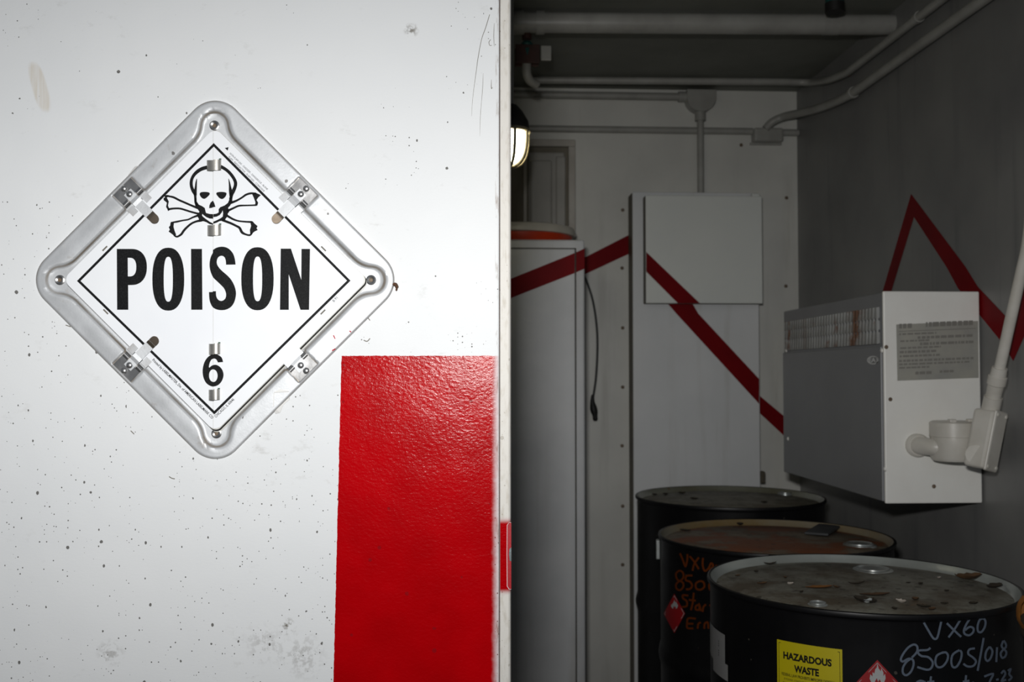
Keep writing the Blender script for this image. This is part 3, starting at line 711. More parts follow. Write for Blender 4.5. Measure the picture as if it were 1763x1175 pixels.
# ceiling conduit that turns along the right wall
zq = ZC-.016
r_ = .0125
k0 = hz(918, 138, zq); k1 = hz(1350, 141, zq)
pts = [k0] + [k0.lerp(k1, k/4) for k in range(1, 5)]
zr = hu(1459, 125, UR-.022).z
pts += catmull([k1, hv(1395, 142, k1.y-.02), hu(1425, 138, UR-.03), hu(1459, 125, UR-.022)], 7)[1:]
pts += [(UR-.022, v, zr) for v in (2.7, 2.4, 2.0, 1.6)]
conduit('ceiling_conduit', pts, r_, 'thin conduit along ceiling turning onto the right wall, uppermost of the wall pipes', clamps=[((UR-.022, 2.62, zr), (0, 1, 0), .0155), ((UR-.022, 2.15, zr), (0, 1, 0), .0155)])
# round-bottomed junction box with its two conduits
vj = VB-.028
jc = hv(1208, 172, VB-.05); a = hv(1184, 154, VB-.05); b = hv(1234, 192, VB-.05)
rw_ = (b.x-a.x)/2
jb = thing('junction_box', (jc.x, VB, b.z), 'round-bottomed painted junction box high on the end wall', 'junction box')
g = G(); prof = [(-rw_, a.z), (rw_, a.z)] + [(rw_*math.cos(q), b.z+rw_*.98-rw_*.98*math.sin(q)) for q in [math.pi*k/16 for k in range(17)]]
n = len(prof); vs = [Vector((jc.x+x, vv, z)) for vv in (VB-.052, VB) for x, z in prof]
g.add(vs, [[i, (i+1) % n, n+(i+1) % n, n+i] for i in range(n)]+[list(range(n))[::-1], list(range(n, 2*n))]); put('body', g, M_pipe, jb)
g = G(); g.tube([(jc.x, vj, b.z-.030), (jc.x, vj, b.z+.012)], .020, 18); put('hub', g, M_pipe, jb)
g = G(); q = hv(1183, 167, vj); g.tube([(a.x-.03, vj, q.z), (a.x+.012, vj, q.z)], .019, 18); put('hub', g, M_pipe, jb)
q0 = hv(870, 165, vj); conduit('wall_conduit', [(q0.x, vj, q.z), (a.x-.02, vj, q.z)], .0135, 'upper short horizontal conduit ending at round-bottomed junction box')
conduit('drop_conduit', [(jc.x, vj, b.z-.02), (jc.x, vj, ta.z+.005), (jc.x, vj, ta.z-.0005 if vj < VK else ztop+.001)], .0125, 'vertical conduit dropping from round junction box to electrical box')
g_vb = VB-.0505
# rectangular box with conduit
a = hv(1299, 219, VB-.05); b = hv(1350, 243, VB-.05)
rbx = thing('junction_box', ((a.x+b.x)/2, VB, b.z), 'rectangular painted junction box by the right corner of end wall', 'junction box')
g = G(); g.box((a.x, VB-.05, b.z), (b.x, VB, a.z), .008); put('body', g, M_pipe, rbx)
g = G(); g.box((a.x-.004, VB-.012, b.z-.006), (b.x+.004, VB, b.z+.003), .002); put('flange', g, M_pipe, rbx)
zc2 = hv(1150, 224, VB-.02).z
conduit('wall_conduit', [(hv(840, 222, VB).x, VB-.015, zc2), (a.x+.002, VB-.015, zc2)], .0125, 'long lower horizontal conduit crossing end wall to rectangular junction box')
conduit('wall_conduit', [(b.x-.002, VB-.02, zc2-.004), (UR-.03, VB-.02, zc2-.004), (UR-.001, VB-.02, zc2-.004)], .0125, 'stub of conduit between rectangular junction box and corner')
g = G(); s0 = hv(1326, 214, VB-.045)
zl = hu(1464, 163, UR-.022).z
ya = hu(1464, 163, UR-.022).y
pts = catmull([hv(1318, 222, VB-.048), hv(1330, 210, VB-.056), hv(1350, 201, VB-.075), hv(1376, 195, VB-.15), hu(1408, 187, UR-.026), hu(1440, 175, UR-.022), (UR-.022, ya, zl)], 7) + [(UR-.022, v, zl) for v in (2.7, 2.3, 1.9, 1.6)]
cl = [((UR-.022, ya-.02, zl), (0, 1, 0), .018), ((UR-.022, 2.2, zl), (0, 1, 0), .018)]
conduit('wall_conduit', pts, .0145, 'bent conduit rising from rectangular junction box along right wall', clamps=cl)
# ------------------------------------------------------------------ caged lamp
M_hood = paint('lamp_hood_iron', (44, 42, 39), (30, 28, 26), .5, .2, 200, 30)
M_cage = paint('lamp_cage_metal', (150, 140, 112), (120, 110, 86), .4, .1, 200, 30)
t_ = NT('glowing_lamp_glass'); t_.b.inputs['Emission Color'].default_value = (1.0, .93, .70, 1); t_.b.inputs['Emission Strength'].default_value = 17.0
M_glow = t_.done((.9, .88, .8, 1), .4)
LV = 2.46; lc = hv(876, 222, LV); lx, lz = lc.x, lc.z
lamp = thing('bulkhead_lamp', (lx, LV, ZC), 'lit jelly-jar lamp with wire cage hanging beside the door edge', 'lamp')
g = G(); g.tube([(lx, LV, lz+.05), (lx, LV, ZC)], .012, 14); put('rod', g, M_pipe, lamp)
g = G(); g.lathe((lx, LV, lz), [(0, .06), (.02, .058), (.034, .042), (.048, .018), (.051, 0), (.049, -.006), (.04, -.004), (0, -.002)], 40); put('hood', g, M_hood, lamp)
g = G(); g.lathe((lx, LV, lz), [(.051, -.002), (.0535, -.004), (.0535, -.010), (.050, -.012), (.046, -.008)], 40, close=True); put('rim', g, M_cage, lamp)
g = G(); g.lathe((lx, LV, lz), [(.038, -.006), (.041, -.02), (.040, -.045), (.034, -.068), (.02, -.082), (0, -.087)], 32); put('globe', g, M_glow, lamp)
for k in range(4):
    a_ = math.pi*k/4+.25
    pts = [(lx+math.cos(a_)*r, LV+math.sin(a_)*r, lz+h) for r, h in ((-.050, -.010), (-.049, -.04), (-.043, -.068), (-.028, -.088), (0, -.096), (.028, -.088), (.043, -.068), (.049, -.04), (.050, -.010))]
    g = G(); g.tube(catmull(pts, 4), .0042, 8); put('cage_wire', g, M_cage, lamp)
# ------------------------------------------------------------------ hanging cord
M_cord = flatm('grey_rubber', (58, 60, 60), .6); M_plug = flatm('black_rubber', (16, 17, 17), .6)
cp = lambda x, y: hv(x, y, VB-.03)
cc = cp(1022, 700)
cord = thing('hanging_cord', (cc.x, VB-.03, cc.z), 'thin grey cord hanging from behind cabinet with black plug end', 'cord')
g = G(); g.tube(catmull([cp(985, 455), cp(1002, 470), cp(1012, 490), cp(1021, 520), cp(1027, 560), cp(1028.5, 600), cp(1026, 650), cp(1021, 685)], 6), .004, 10); put('cable', g, M_cord, cord)
g = G(); g.tube(catmull([cp(1020.5, 680), cp(1020, 692), cp(1022, 704), cp(1024, 714), cp(1025, 725)], 3), [.005, .006, .007, .008, .010, .012, .013, .013, .012, .010, .009, .009, .006], 12); put('plug', g, M_plug, cord)

# ------------------------------------------------------------------ wall heater
M_hend = paint('heater_white', (246, 246, 241), (238, 236, 230), .42, .06, 140, 7, rust=(140, 112, 76), ramt=.05)
M_hgrey = paint('heater_grey', (136, 138, 141), (128, 130, 133), .40, .05, 140, 4)
M_hvent = paint('heater_grille', (170, 172, 171), (140, 140, 137), .5, .1, 140, 10, streak=(104, 72, 50), samt=.9, rust=(112, 74, 48), ramt=.24)
VH = 2.36
UH = hv(1520, 505, VH).x
zt_, zb_ = hv(1605, 502, VH).z, hv(1605, 867, VH).z
d = ray(1349, 660); VHB = UH*d.y/d.x
heater = thing('unit_heater', (UR, VH, zb_), 'boxy grey and white electric heater hung on right wall above drums', 'heater')
g = G(); g.box((UH+.002, VH+.004, zb_+.002), (UR-.001, VHB, zt_-.002), .004); put('body', g, M_hgrey, heater)
g = G(); uE = hv(1693, 700, VH).x
g.box((UH-.0005, VH-.003, zb_), (UR-.004, VH+.006, zt_), .003); end = put('end_panel', g, M_hend, heater); ORG[end.name] = ORG[heater.name]
for px, py in ((1533, 688), (1526, 598), (1608, 838)):
    g = G(); g.lathe(hv(px, py, VH-.003), [(0, .003), (.0035, .0025), (.005, 0)], 14, axis=Vector((0, -1, 0))); put('screw', g, M_screw, end)
zg = hu(1440, 602, UH).z
vA = hu(1519, 650, UH).y
g = G(); g.box((UH-.003, VH+.010, zb_+.004), (UH+.004, VHB-.004, zg), .002); fp_ = put('front_panel', g, M_hgrey, heater); ORG[fp_.name] = ORG[heater.name]
g = G()
v0, v1 = hu(1513, 570, UH).y, hu(1353, 570, UH).y
zz = [hu(1435, y, UH).z for y in (540, 561, 579, 600)]
for i in range(3):
    za, zb2 = zz[i]-.002, zz[i+1]+.003
    prof = [(UH+.003, za), (UH-.002, za), (UH-.0045, zb2+.004), (UH-.0045, zb2), (UH+.003, zb2+.002)]
    vs = [Vector((u, v, z)) for v in (v0, v1) for u, z in prof]
    g.add(vs, [[k, (k+1) % 5, 5+(k+1) % 5, 5+k] for k in range(5)]+[[4, 3, 2, 1, 0], [5, 6, 7, 8, 9]])
nf = 34
for k in range(nf+1):
    v = v0+(v1-v0)*k/nf; g.box((UH-.0058, v-.0008, zz[3]+.003), (UH-.001, v+.0008, zz[0]-.003))
put('vent_grille', g, M_hvent, heater)
for px, py in ((1518.5, 604), (1524, 808), (1354, 604), (1357, 756)):
    g = G(); g.lathe(hu(px, py, UH-.003), [(0, .004), (.004, .003), (.006, 0)], 14, axis=Vector((-1, 0, 0))); put('screw', g, M_hend, fp_)
M_logo = flatm('white_logo', (236, 238, 238), .4)
g = G(); lf = lambda x, y: hu(x, y, UH-.0036)
g.ribbon([(1493.5+9.5+9.5*math.cos(q), 620.5+6.5*math.sin(q)) for q in [2*math.pi*k/24 for k in range(24)]], lf, 1.6, 0, 0, True)
write(g, 'EA', (1495.5, 624.5), (1508, 624), 8, lf, bold=.03)
g.flat([[(1508, 614.6), (1512, 618), (1512.5, 620.5), (1512, 624), (1508, 627), (1510, 620.5)]], lf)
put('logo', g, M_logo, fp_)
# rating plate
M_plate = paint('etched_rating_plate', (168, 166, 156), (150, 150, 146), .4, .05, 200, 14, rust=(150, 128, 84), ramt=.06)
M_etch = flatm('etched_lettering', (130, 128, 122), .6)
ef = lambda e: (lambda x, y: hv(x, y, VH-.003-e))
g = G(); g.flat([[(1543, 559), (1684, 553), (1685, 651), (1545, 656)]], ef(.0008))
pl = put('rating_plate', g, M_plate, end)
g = G(); rr = random.Random(3)
for k, (y, x0, x1, hh) in enumerate([(562, 1548, 1570, 8), (561, 1594, 1675, 8), (571, 1547, 1680, 1.2), (576, 1548, 1612, 3), (583, 1580, 1676, 4.5), (588, 1550, 1600, 3), (594, 1584, 1676, 4.5), (600, 1550, 1620, 3), (607, 1549, 1612, 4), (614, 1549, 1618, 3.4), (622, 1548, 1676, 3.6), (628, 1548, 1670, 3), (634, 1548, 1600, 3), (644, 1576, 1604, 5), (643, 1618, 1642, 4)]):
    x = x0; sl = -.04
    while x < x1:
        wl = rr.uniform(3, 11) if hh > 2 else x1-x0
        e = min(x+wl, x1); yy = y-(x-1548)*.04
        g.flat([[(x, yy-hh/2), (e, yy-hh/2+(e-x)*sl), (e, yy+hh/2+(e-x)*sl), (x, yy+hh/2)]], ef(.0012)); x = e+rr.uniform(1.0, 2.4)
put('etched_writing', g, M_etch, end)
# wiring boxes on the end of the heater
M_cast = paint('cast_box_paint', (214, 211, 203), (198, 194, 184), .36, .1, 140, 14, rust=(150, 132, 100), ramt=.03)
vb_ = VH-.060
c0 = hv(1642, 762, vb_); rB = .051; zt2 = hv(1642, 727, vb_-rB).z; zb2 = hv(1642, 797, vb_-rB).z
wb = thing('conduit_box', (c0.x, VH, zb2), 'round cast wiring box with elbow on the white heater end', 'junction box')
g = G(); g.lathe((c0.x, vb_, zb2), [(0, 0), (rB-.006, 0), (rB, .008), (rB, (zt2-zb2)*.60), (rB+.002, (zt2-zb2)*.61), (rB+.002, zt2-zb2-.004), (rB-.004, zt2-zb2), (0, zt2-zb2)], 40); put('body', g, M_cast, wb)
g = G(); g.box((c0.x-.03, vb_-.045, zt2-.002), (c0.x-.014, vb_-.03, zt2+.006), .002); put('lid_lug', g, M_cast, wb); g = G(); g.box((c0.x+.018, vb_-.035, zt2-.002), (c0.x+.034, vb_-.02, zt2+.006), .002); put('lid_lug', g, M_cast, wb)
e0 = hv(1578, 767, VH-.003); ez = e0.z
g = G(); g.tube(catmull([(e0.x, VH-.012, ez), (e0.x+.002, VH-.028, ez), (e0.x+.018, vb_+.002, ez-.001), (e0.x+.045, vb_-.004, ez-.002), (c0.x-.03, vb_-.004, ez-.002)], 5), .0205, 20); put('elbow', g, M_cast, wb)
g = G(); g.lathe((e0.x, VH-.003, ez), [(.028, 0), (.028, .010), (.024, .014), (.0, .014), (0, 0)], 24, axis=Vector((0, -1, 0))); put('locknut', g, M_cast, wb)
# pulling elbow fitting, leaning with its conduit
vq = VH-.150
qa, qb = hv(1711, 690, vq), hv(1688, 806, vq)
ax = (qa-qb).normalized()
lb = thing('conduit_fitting', qb, 'leaning cast pulling elbow at the foot of slanted conduit', 'conduit fitting')
mid = hv(1695, 757, vq); xx = Vector((math.cos(math.radians(33)), math.sin(math.radians(33)), 0)); xx = (xx-ax*xx.dot(ax)).normalized(); yy = ax.cross(xx) * -1
if yy.y > 0: yy = -yy
Mx = Matrix((( xx.x, yy.x, ax.x, mid.x), (xx.y, yy.y, ax.y, mid.y), (xx.z, yy.z, ax.z, mid.z), (0, 0, 0, 1)))
g = G(); g.box((-.025, -.026, -.066), (.025, .024, .066), .008, mat=Mx, seg=3); put('body', g, M_cast, lb)
g = G(); g.box((-.026, .022, -.068), (.026, .029, .068), .004, mat=Mx); cov = put('cover', g, M_cast, lb); ORG[cov.name] = ORG[lb.name]
for sx_ in (-.018, .018):
    for sz_ in (-.058, .058):
        g = G(); p = Mx @ Vector((sx_, .029, sz_)); g.lathe(p, [(0, .003), (.004, .002), (.0045, 0)], 12, axis=yy); put('screw', g, M_cast, cov)
g = G(); p0 = Mx @ Vector((-.024, 0, -.038)); pn = Vector((c0.x+.044, vb_-.032, p0.z+.004)); g.tube([p0, p0.lerp(pn, .5), pn], [.0215, .020, .020], 18); put('nipple', g, M_cast, lb)
top = Mx @ Vector((0, 0, .064))
pe = hu(1768, 425, UR-.05); dn = (pe-top).normalized()
dd = (pe-top).normalized()
g = G(); g.tube([top, top+dd*.035], .0195, 20); g.tube([top+dd*.035, top+dd*.047], .0165, 20); put('hub', g, M_cast, lb)
sl_ = thing('slanted_conduit', top+dd*.045, 'slanted cream conduit rising from the heater fitting along right wall', 'conduit')
g = G(); g.tube([top+dd*.045] + catmull([pe-dn*.05, pe, pe+dn*.04+Vector((0, 0, .03)), Vector((pe.x+.004, pe.y-.02, pe.z+.16)), Vector((UR-.035, pe.y-.02, (pe.z+ZC)/2+.1)), Vector((UR-.035, pe.y-.02, ZC-.001))], 5), .0118, 18); put('tube', g, M_cast, sl_)
g = G(); g.tube([top+dd*.046, top+dd*.064, top+dd*.066, top+dd*.084, top+dd*.086, top+dd*.105], [.0165, .0175, .020, .020, .0172, .0160], 20); put('coupling', g, M_cast, sl_)

# ------------------------------------------------------------------ drums
def drum_black():
    t = NT('black_drum_enamel'); f = t.mapr(t.noise(1.0, 4, t.scale(30, 30, 4)), .5, .75, 0, .6)
    col = t.mix(f, lin((11, 11, 13)), lin((22, 22, 24)))
    col = t.mix(t.math('MULTIPLY', t.specks(60, .92, .2), .6), col, lin((90, 84, 76)))
    return t.done(col, t.mapr(t.noise(6, 4), .3, .7, .36, .52), 0.0, t.bump(t.noise(8, 2), .05, .01), .35)
M_drum = drum_black()
def lid_mat(name, c, dirt, rust, ramt, dens):
    t = NT(name); col = t.mix(t.mapr(t.noise(11, 6, rough=.72), .40, .60), lin(c), lin(dirt)); col = t.mix(t.mapr(t.noise(34, 6, rough=.75), .54, .66, 0, .8), col, lin((56, 48, 38)))
    n = t.math('ADD', t.noise(5.5, 5, rough=.7), 0.0)
    col = t.mix(t.mapr(n, .62-ramt, .72-ramt, 0, .85), col, lin(rust))
    col = t.mix(t.math('MULTIPLY', t.specks(46, .74, .36), dens), col, lin((44, 38, 30)))
    col = t.mix(t.math('MULTIPLY', t.specks(110, .80, .34), dens*.8), col, lin((58, 50, 40)))
    return t.done(col, .62, 0.0, t.bump(t.noise(60, 4), .25, .004))
M_lidF = lid_mat('dusty_lid', (126, 125, 114), (88, 79, 64), (122, 84, 48), -.02, .75)
M_lidM = lid_mat('rusty_lid', (118, 108, 92), (76, 60, 44), (124, 68, 32), .17, .6)
M_lidB = lid_mat('grimy_lid', (128, 126, 112), (92, 86, 70), (110, 72, 44), -.01, .7)
M_rimF = paint('pale_rim', (168, 174, 170), (146, 150, 146), .28, .05, 140, 8, rust=(110, 96, 76), ramt=.10, metal=.25)
M_rimM = paint('rusty_rim', (126, 122, 108), (118, 98, 60), .45, .1, 140, 6, rust=(112, 66, 34), ramt=.14)
M_rimB = paint('dull_rim', (138, 140, 128), (112, 110, 92), .26, .05, 140, 8, rust=(108, 72, 44), ramt=.12, metal=.3)
M_bung = paint('galvanised_bung', (170, 176, 176), (128, 128, 122), .35, .1, 200, 30, rust=(120, 86, 56), ramt=.08, metal=.5)
M_paperw = paint('grey_paper', (142, 142, 142), (128, 128, 128), .7, .05, 140, 10)
M_yel = paint('yellow_label', (190, 176, 6), (182, 168, 4), .5, .02, 140, 10)
M_redl = paint('red_label', (150, 20, 26), (142, 14, 20), .5, .02, 140, 10)
M_whl = flatm('white_label_print', (170, 172, 172), .5)
M_chalk = ink('white_paint_marker', (92, 102, 116)); M_chalk2 = ink('orange_paint_marker', (92, 40, 8))
RD, ZD = .2865, .886
def drum(bear, top, depth, rim, lid, label):
    ZD = top
    dd_ = math.tan(math.radians(bear))*depth
    cx = dd_*math.cos(YAW)-depth*math.sin(YAW); cy = dd_*math.sin(YAW)+depth*math.cos(YAW)
    t = thing('oil_drum', (cx, cy, 0), label, 'drum')
    R = RD-.005
    prof = [(0, .012), (R-.02, .012), (R-.006, .0), (RD, .003), (RD, .016), (R, .024), (R, .26), (R+.003, .272), (RD, .280), (RD+.001, .288), (RD, .296), (R+.003, .304), (R, .316),
            (R, .56), (R+.003, .572), (RD, .580), (RD+.001, .588), (RD, .596), (R+.003, .604), (R, .616), (R, ZD-.016), (R+.001, ZD-.012)]
    g = G(); g.lathe((cx, cy, 0), prof, 96); put('body', g, M_drum, t)
    g = G(); g.lathe((cx, cy, 0), [(R+.001, ZD-.012), (RD, ZD-.009), (RD+.001, ZD-.005), (RD, ZD-.001), (RD-.003, ZD+.0005), (RD-.006, ZD-.001)], 96, 0)
    g.lathe((cx, cy, 0), [(RD-.006, ZD-.001), (RD-.0085, ZD-.005), (RD-.014, ZD-.0135), (RD-.018, ZD-.0165)], 96, 1)
    put('rim', g, [M_drum, rim], t)
    g = G(); g.lathe((cx, cy, ZD), [(RD-.0175, -.0162), (RD-.03, -.0155), (.235, -.0145), (.230, -.012), (.12, -.0115), (0, -.011)], 72); put('lid', g, lid, t)
    return t, cx, cy
def bung(t, top, px, py, r, mat=None):
    p = hz(px, py, top-.011); g = G()
    c = Vector((p.x, p.y, top-.0150))
    g.lathe(c, [(r*1.25, 0), (r*1.22, .004), (r*1.02, .0055), (r, .008), (r*.9, .0085), (r*.82, .006), (r*.3, .006), (0, .006)], 32); put('bung', g, mat or M_bung, t)
dF, fx, fy = drum(18.81, .892, 1.962, M_rimF, M_lidF, 'black steel drum in front with yellow hazardous waste label and white VX60 writing')
dM, mx, my = drum(14.455, .886, 2.543, M_rimM, M_lidM, 'black steel drum with rusty lid and orange writing, between two others')
dB, bx, by = drum(12.075, .914, 3.126, M_rimB, M_lidB, 'rearmost black steel drum standing close to the white locker')
bung(dF, .892, 1503, 981, .033); bung(dF, .892, 1408, 1041, .014)
bung(dM, .886, 1480, 938, .032)
bung(dB, .914, 1352, 850, .020)
RL = RD-.005
def cy_(cx, cy, e=.0006): return lambda x, y: hcyl(x, y, cx, cy, RL+e)
def thz(cx, cy, px, py):
    p = hcyl(px, py, cx, cy, RL); return (lambda a: a if a < 0 else a-2*math.pi)(math.atan2(p.y-cy, p.x-cx)), p.z
def patch(g, cx, cy, t0, t1, z0, z1, e, mi=0, n=12):
    g.grid(lambda i, j: Vector((cx+(RL+e)*math.cos(t0+(t1-t0)*i), cy+(RL+e)*math.sin(t0+(t1-t0)*i), z0+(z1-z0)*j)), n, 1, mi, True)
def flame(c, s):                            # flame outline, unit size
    L = [(0, -1), (.10, -.62), (.26, -.42), (.30, -.66), (.46, -.30), (.44, -.05), (.58, -.22), (.62, .12), (.48, .48), (.22, .66), (.30, .42), (.16, .18), (.06, .38), (-.04, .10), (-.18, .34), (-.16, .62), (-.42, .46), (-.58, .14), (-.52, -.18), (-.36, -.02), (-.36, -.34), (-.22, -.24), (-.16, -.56), (-.04, -.70)]
    return [(c[0]+x*s, c[1]+y*s) for x, y in L]
# --- front drum labels
ff = lambda e: cy_(fx, fy, e)
tA, zA = thz(fx, fy, 1338, 1103); tB, zB = thz(fx, fy, 1450, 1117)
zA = (zA+zB)/2; HL = .15
g = G(); patch(g, fx, fy, tA, tB, zA-HL, zA, .0006)
yl = put('hazard_label', g, M_yel, dF, recalc=False); ORG[yl.name] = ORG[dF.name]
def lab(e): return lambda s, q: Vector((fx+(RL+e)*math.cos(tA+(tB-tA)*s), fy+(RL+e)*math.sin(tA+(tB-tA)*s), zA-HL*q))
lf2 = lab(.0012); g = G()
write(g, 'HAZARDOUS', (.11, .205), (.85, .205), .085, lf2, bold=.045); write(g, 'WASTE', (.285, .335), (.665, .335), .085, lf2, bold=.045)
write(g, 'FEDERAL LAW PROHIBITS IMPROPER DISPOSAL', (.08, .395), (.90, .395), .034, lf2, bold=.012)
write(g, 'IF FOUND, CONTACT THE NEAREST POLICE, OR', (.12, .445), (.83, .445), .026, lf2)
write(g, 'PUBLIC SAFETY AUTHORITY, OR THE U.S.', (.10, .49), (.85, .49), .026, lf2)
for q, x1 in ((.555, .40), (.60, .66), (.65, .40), (.70, .30), (.75, .35)):
    x = .08; rq = random.Random(int(q*100))
    while x < x1:
        e = min(x1, x+rq.uniform(.03, .08)); g.flat([[(x, q-.018), (e, q-.018), (e, q+.012), (x, q+.012)]], lf2); x = e+.018
    g.flat([[(x1+.03, q+.010), (.90, q+.010), (.90, q+.016), (x1+.03, q+.016)]], lf2)
g.ribbon([(.035, .03), (.965, .03), (.965, .985), (.035, .985)], lf2, .006, 0, 0, True)
put('hazard_print', g, M_ink, yl, recalc=False)
def diamond_label(t, fn, c, w_, h_, s, sub):
    g = G(); N_ = 10
    dq = lambda i, j: (c[0]+(i-j)*w_, c[1]+(i+j-1)*h_)
    g.grid(lambda i, j: fn(.0007)(*dq(i, j)), N_, N_, 0, True)
    o = put('flammable_label', g, M_redl, t, recalc=False); ORG[o.name] = ORG[t.name]
    g = G(); g.ribbon([(c[0], c[1]-h_*.90), (c[0]+w_*.90, c[1]), (c[0], c[1]+h_*.90), (c[0]-w_*.90, c[1])], fn(.0013), .7, 0, 0, True)
    g.flat([flame((c[0], c[1]-h_*.42), s)], fn(.0013))
    if sub: write(g, sub[0], sub[1], sub[2], sub[3], fn(.0013))
    put('flame_emblem', g, M_whl, o, recalc=False)
diamond_label(dF, ff, (1510.5, 1187), 47, 50, 23, ('FLAMMABLE LIQUID', (1478, 1195), (1543, 1195), 7))
tA2, zA2 = thz(fx, fy, 1221, 1086); tB2, zB2 = thz(fx, fy, 1248.5, 1094)
g = G(); patch(g, fx, fy, tA2-.25, tB2, zB2-.062, zB2, .0006); pw = put('paper_label', g, M_paperw, dF, recalc=False); ORG[pw.name] = ORG[dF.name]
tC2, _ = thz(fx, fy, 1229, 1150); tD2, zD2 = thz(fx, fy, 1254, 1146)
g = G(); patch(g, fx, fy, tC2, tD2, zD2-.030, zD2, .0012); put('paper_label', g, M_paperw, dF, recalc=False)
g = G(); rq = random.Random(5)
def lw(s, q, e=.0012): a_ = tA2-.25+(tB2-tA2+.25)*s; return Vector((fx+(RL+e)*math.cos(a_), fy+(RL+e)*math.sin(a_), zB2-.062*q))
for q in (.30, .37, .44, .58, .65, .72): g.flat([[(.40, q-.022), (.86, q-.022), (.86, q+.022), (.40, q+.022)]], lw)
put('paper_print', g, M_ink, pw, recalc=False)
g = G()
W1 = lambda L: [(1430+x/5.294, 1050+y/5.294) for x, y in L]
for L in ([(850, 120), (890, 190), (930, 255), (955, 270), (975, 250), (995, 170), (1015, 80)], [(1060, 125), (1120, 185), (1190, 250)], [(1185, 90), (1130, 180), (1075, 255)],
          [(1280, 70), (1240, 130), (1215, 190), (1225, 225), (1265, 235), (1300, 205), (1300, 170), (1265, 160), (1225, 190)], [(1395, 80), (1360, 95), (1340, 150), (1345, 200), (1375, 205), (1405, 160), (1412, 110), (1395, 80)],
          [(740, 440), (785, 390), (790, 340), (760, 320), (710, 345), (665, 400), (640, 455), (660, 475), (710, 450), (750, 460), (755, 510), (730, 570), (690, 600), (660, 580), (660, 530), (690, 480), (730, 450)],
          [(910, 350), (880, 370), (805, 375), (800, 400), (830, 425), (890, 435), (930, 480), (920, 530), (880, 550), (790, 525)],
          [(1030, 390), (970, 420), (955, 480), (975, 525), (1020, 520), (1060, 470), (1070, 420), (1050, 392), (1020, 395)], [(1175, 370), (1115, 410), (1100, 475), (1115, 525), (1150, 520), (1185, 460), (1195, 400), (1180, 372)],
          [(1315, 355), (1265, 365), (1255, 405), (1300, 440), (1325, 475), (1300, 515), (1250, 520), (1210, 495)], [(1395, 260), (1370, 400), (1340, 560)],
          [(1450, 340), (1420, 380), (1410, 440), (1430, 470), (1460, 440), (1475, 380), (1450, 340)], [(1517, 345), (1510, 480)],
          [(1575, 285), (1558, 330), (1578, 360), (1600, 335), (1590, 300), (1575, 285)], [(1578, 360), (1550, 400), (1562, 440), (1590, 430), (1602, 390), (1578, 360)],
          [(865, 665), (820, 650), (785, 668), (800, 700), (850, 720), (850, 765), (790, 770)], [(915, 610), (908, 690), (900, 760)], [(880, 665), (945, 655)],
          [(1010, 680), (980, 720), (1000, 755), (1035, 690), (1040, 755)], [(1105, 750), (1110, 690), (1150, 680)], [(1235, 600), (1228, 690), (1240, 755)], [(1205, 660), (1265, 650)], [(1295, 660), (1297, 668)],
          [(1400, 612), (1480, 588), (1450, 660), (1430, 750)], [(1508, 642), (1532, 636)], [(1555, 585), (1578, 560), (1592, 590), (1560, 650), (1600, 640)], [(1615, 560), (1640, 545), (1628, 590), (1650, 620), (1620, 650)]):
    g.ribbon(W1(L), ff(.0007), 3.6, 0, 4)
put('handwriting', g, M_chalk, dF, recalc=False, label='white VX60 85005/01B handwriting')
# --- middle drum marks
mf = lambda e: cy_(mx, my, e)
g = G()
W2 = lambda L: [(1120+x/6.914, 930+y/6.914) for x, y in L]
for L in ([(350, 160), (385, 240), (415, 315), (435, 250), (440, 170)], [(465, 195), (520, 260), (575, 350)], [(575, 210), (520, 290), (500, 370)], [(625, 215), (620, 300), (645, 370), (690, 340), (720, 280), (745, 310), (700, 360)], [(790, 300), (770, 350), (800, 400), (830, 350), (800, 300)],
          [(345, 365), (305, 400), (310, 455), (345, 490), (390, 450), (385, 390), (345, 365)], [(345, 490), (305, 530), (310, 580), (350, 600), (390, 560), (385, 510), (345, 490)],
          [(500, 425), (430, 430), (420, 480), (470, 500), (495, 545), (470, 585), (420, 590)], [(590, 490), (540, 520), (545, 580), (595, 595), (640, 560), (630, 505), (590, 490)], [(740, 500), (700, 530), (705, 590), (745, 600), (775, 560), (740, 500)],
          [(450, 665), (385, 660), (390, 700), (430, 730), (430, 790), (370, 800)], [(515, 630), (500, 760), (480, 840)], [(455, 715), (540, 725)], [(580, 770), (540, 790), (540, 830), (580, 830), (580, 770), (600, 850)], [(620, 860), (630, 800), (660, 770)], [(740, 720), (725, 880)], [(700, 780), (770, 785)],
          [(540, 940), (450, 935), (435, 990), (440, 1050), (510, 1055)], [(440, 1000), (510, 1000)], [(560, 1060), (570, 1000), (600, 985)], [(640, 1060), (645, 1000), (680, 985), (690, 1060)], [(780, 990), (740, 1010), (740, 1060), (785, 1060), (790, 950)]):
    g.ribbon(W2(L), mf(.0007), 3.4, 0, 4)
put('handwriting', g, M_chalk2, dM, recalc=False, label='orange VX60 850 handwriting')
diamond_label(dM, mf, (1161, 1057), 18.5, 34, 10, None)
ta_, za_ = thz(mx, my, 1124, 930)
g = G(); p = Vector((mx+(RD+.004)*math.cos(ta_+.02), my+(RD+.004)*math.sin(ta_+.02), hv(1124, 916, my).z)); q = hv(1124, 952, my-.05).z
ca, sa = math.cos(ta_), math.sin(ta_)
g.box((-.004, -.012, 0), (.006, .012, .048), .002, mat=Matrix.Translation((mx+RD*ca, my+RD*sa, ZD-.066)) @ Matrix.Rotation(ta_, 4, 'Z')); put('rim_latch', g, M_bung, dM)
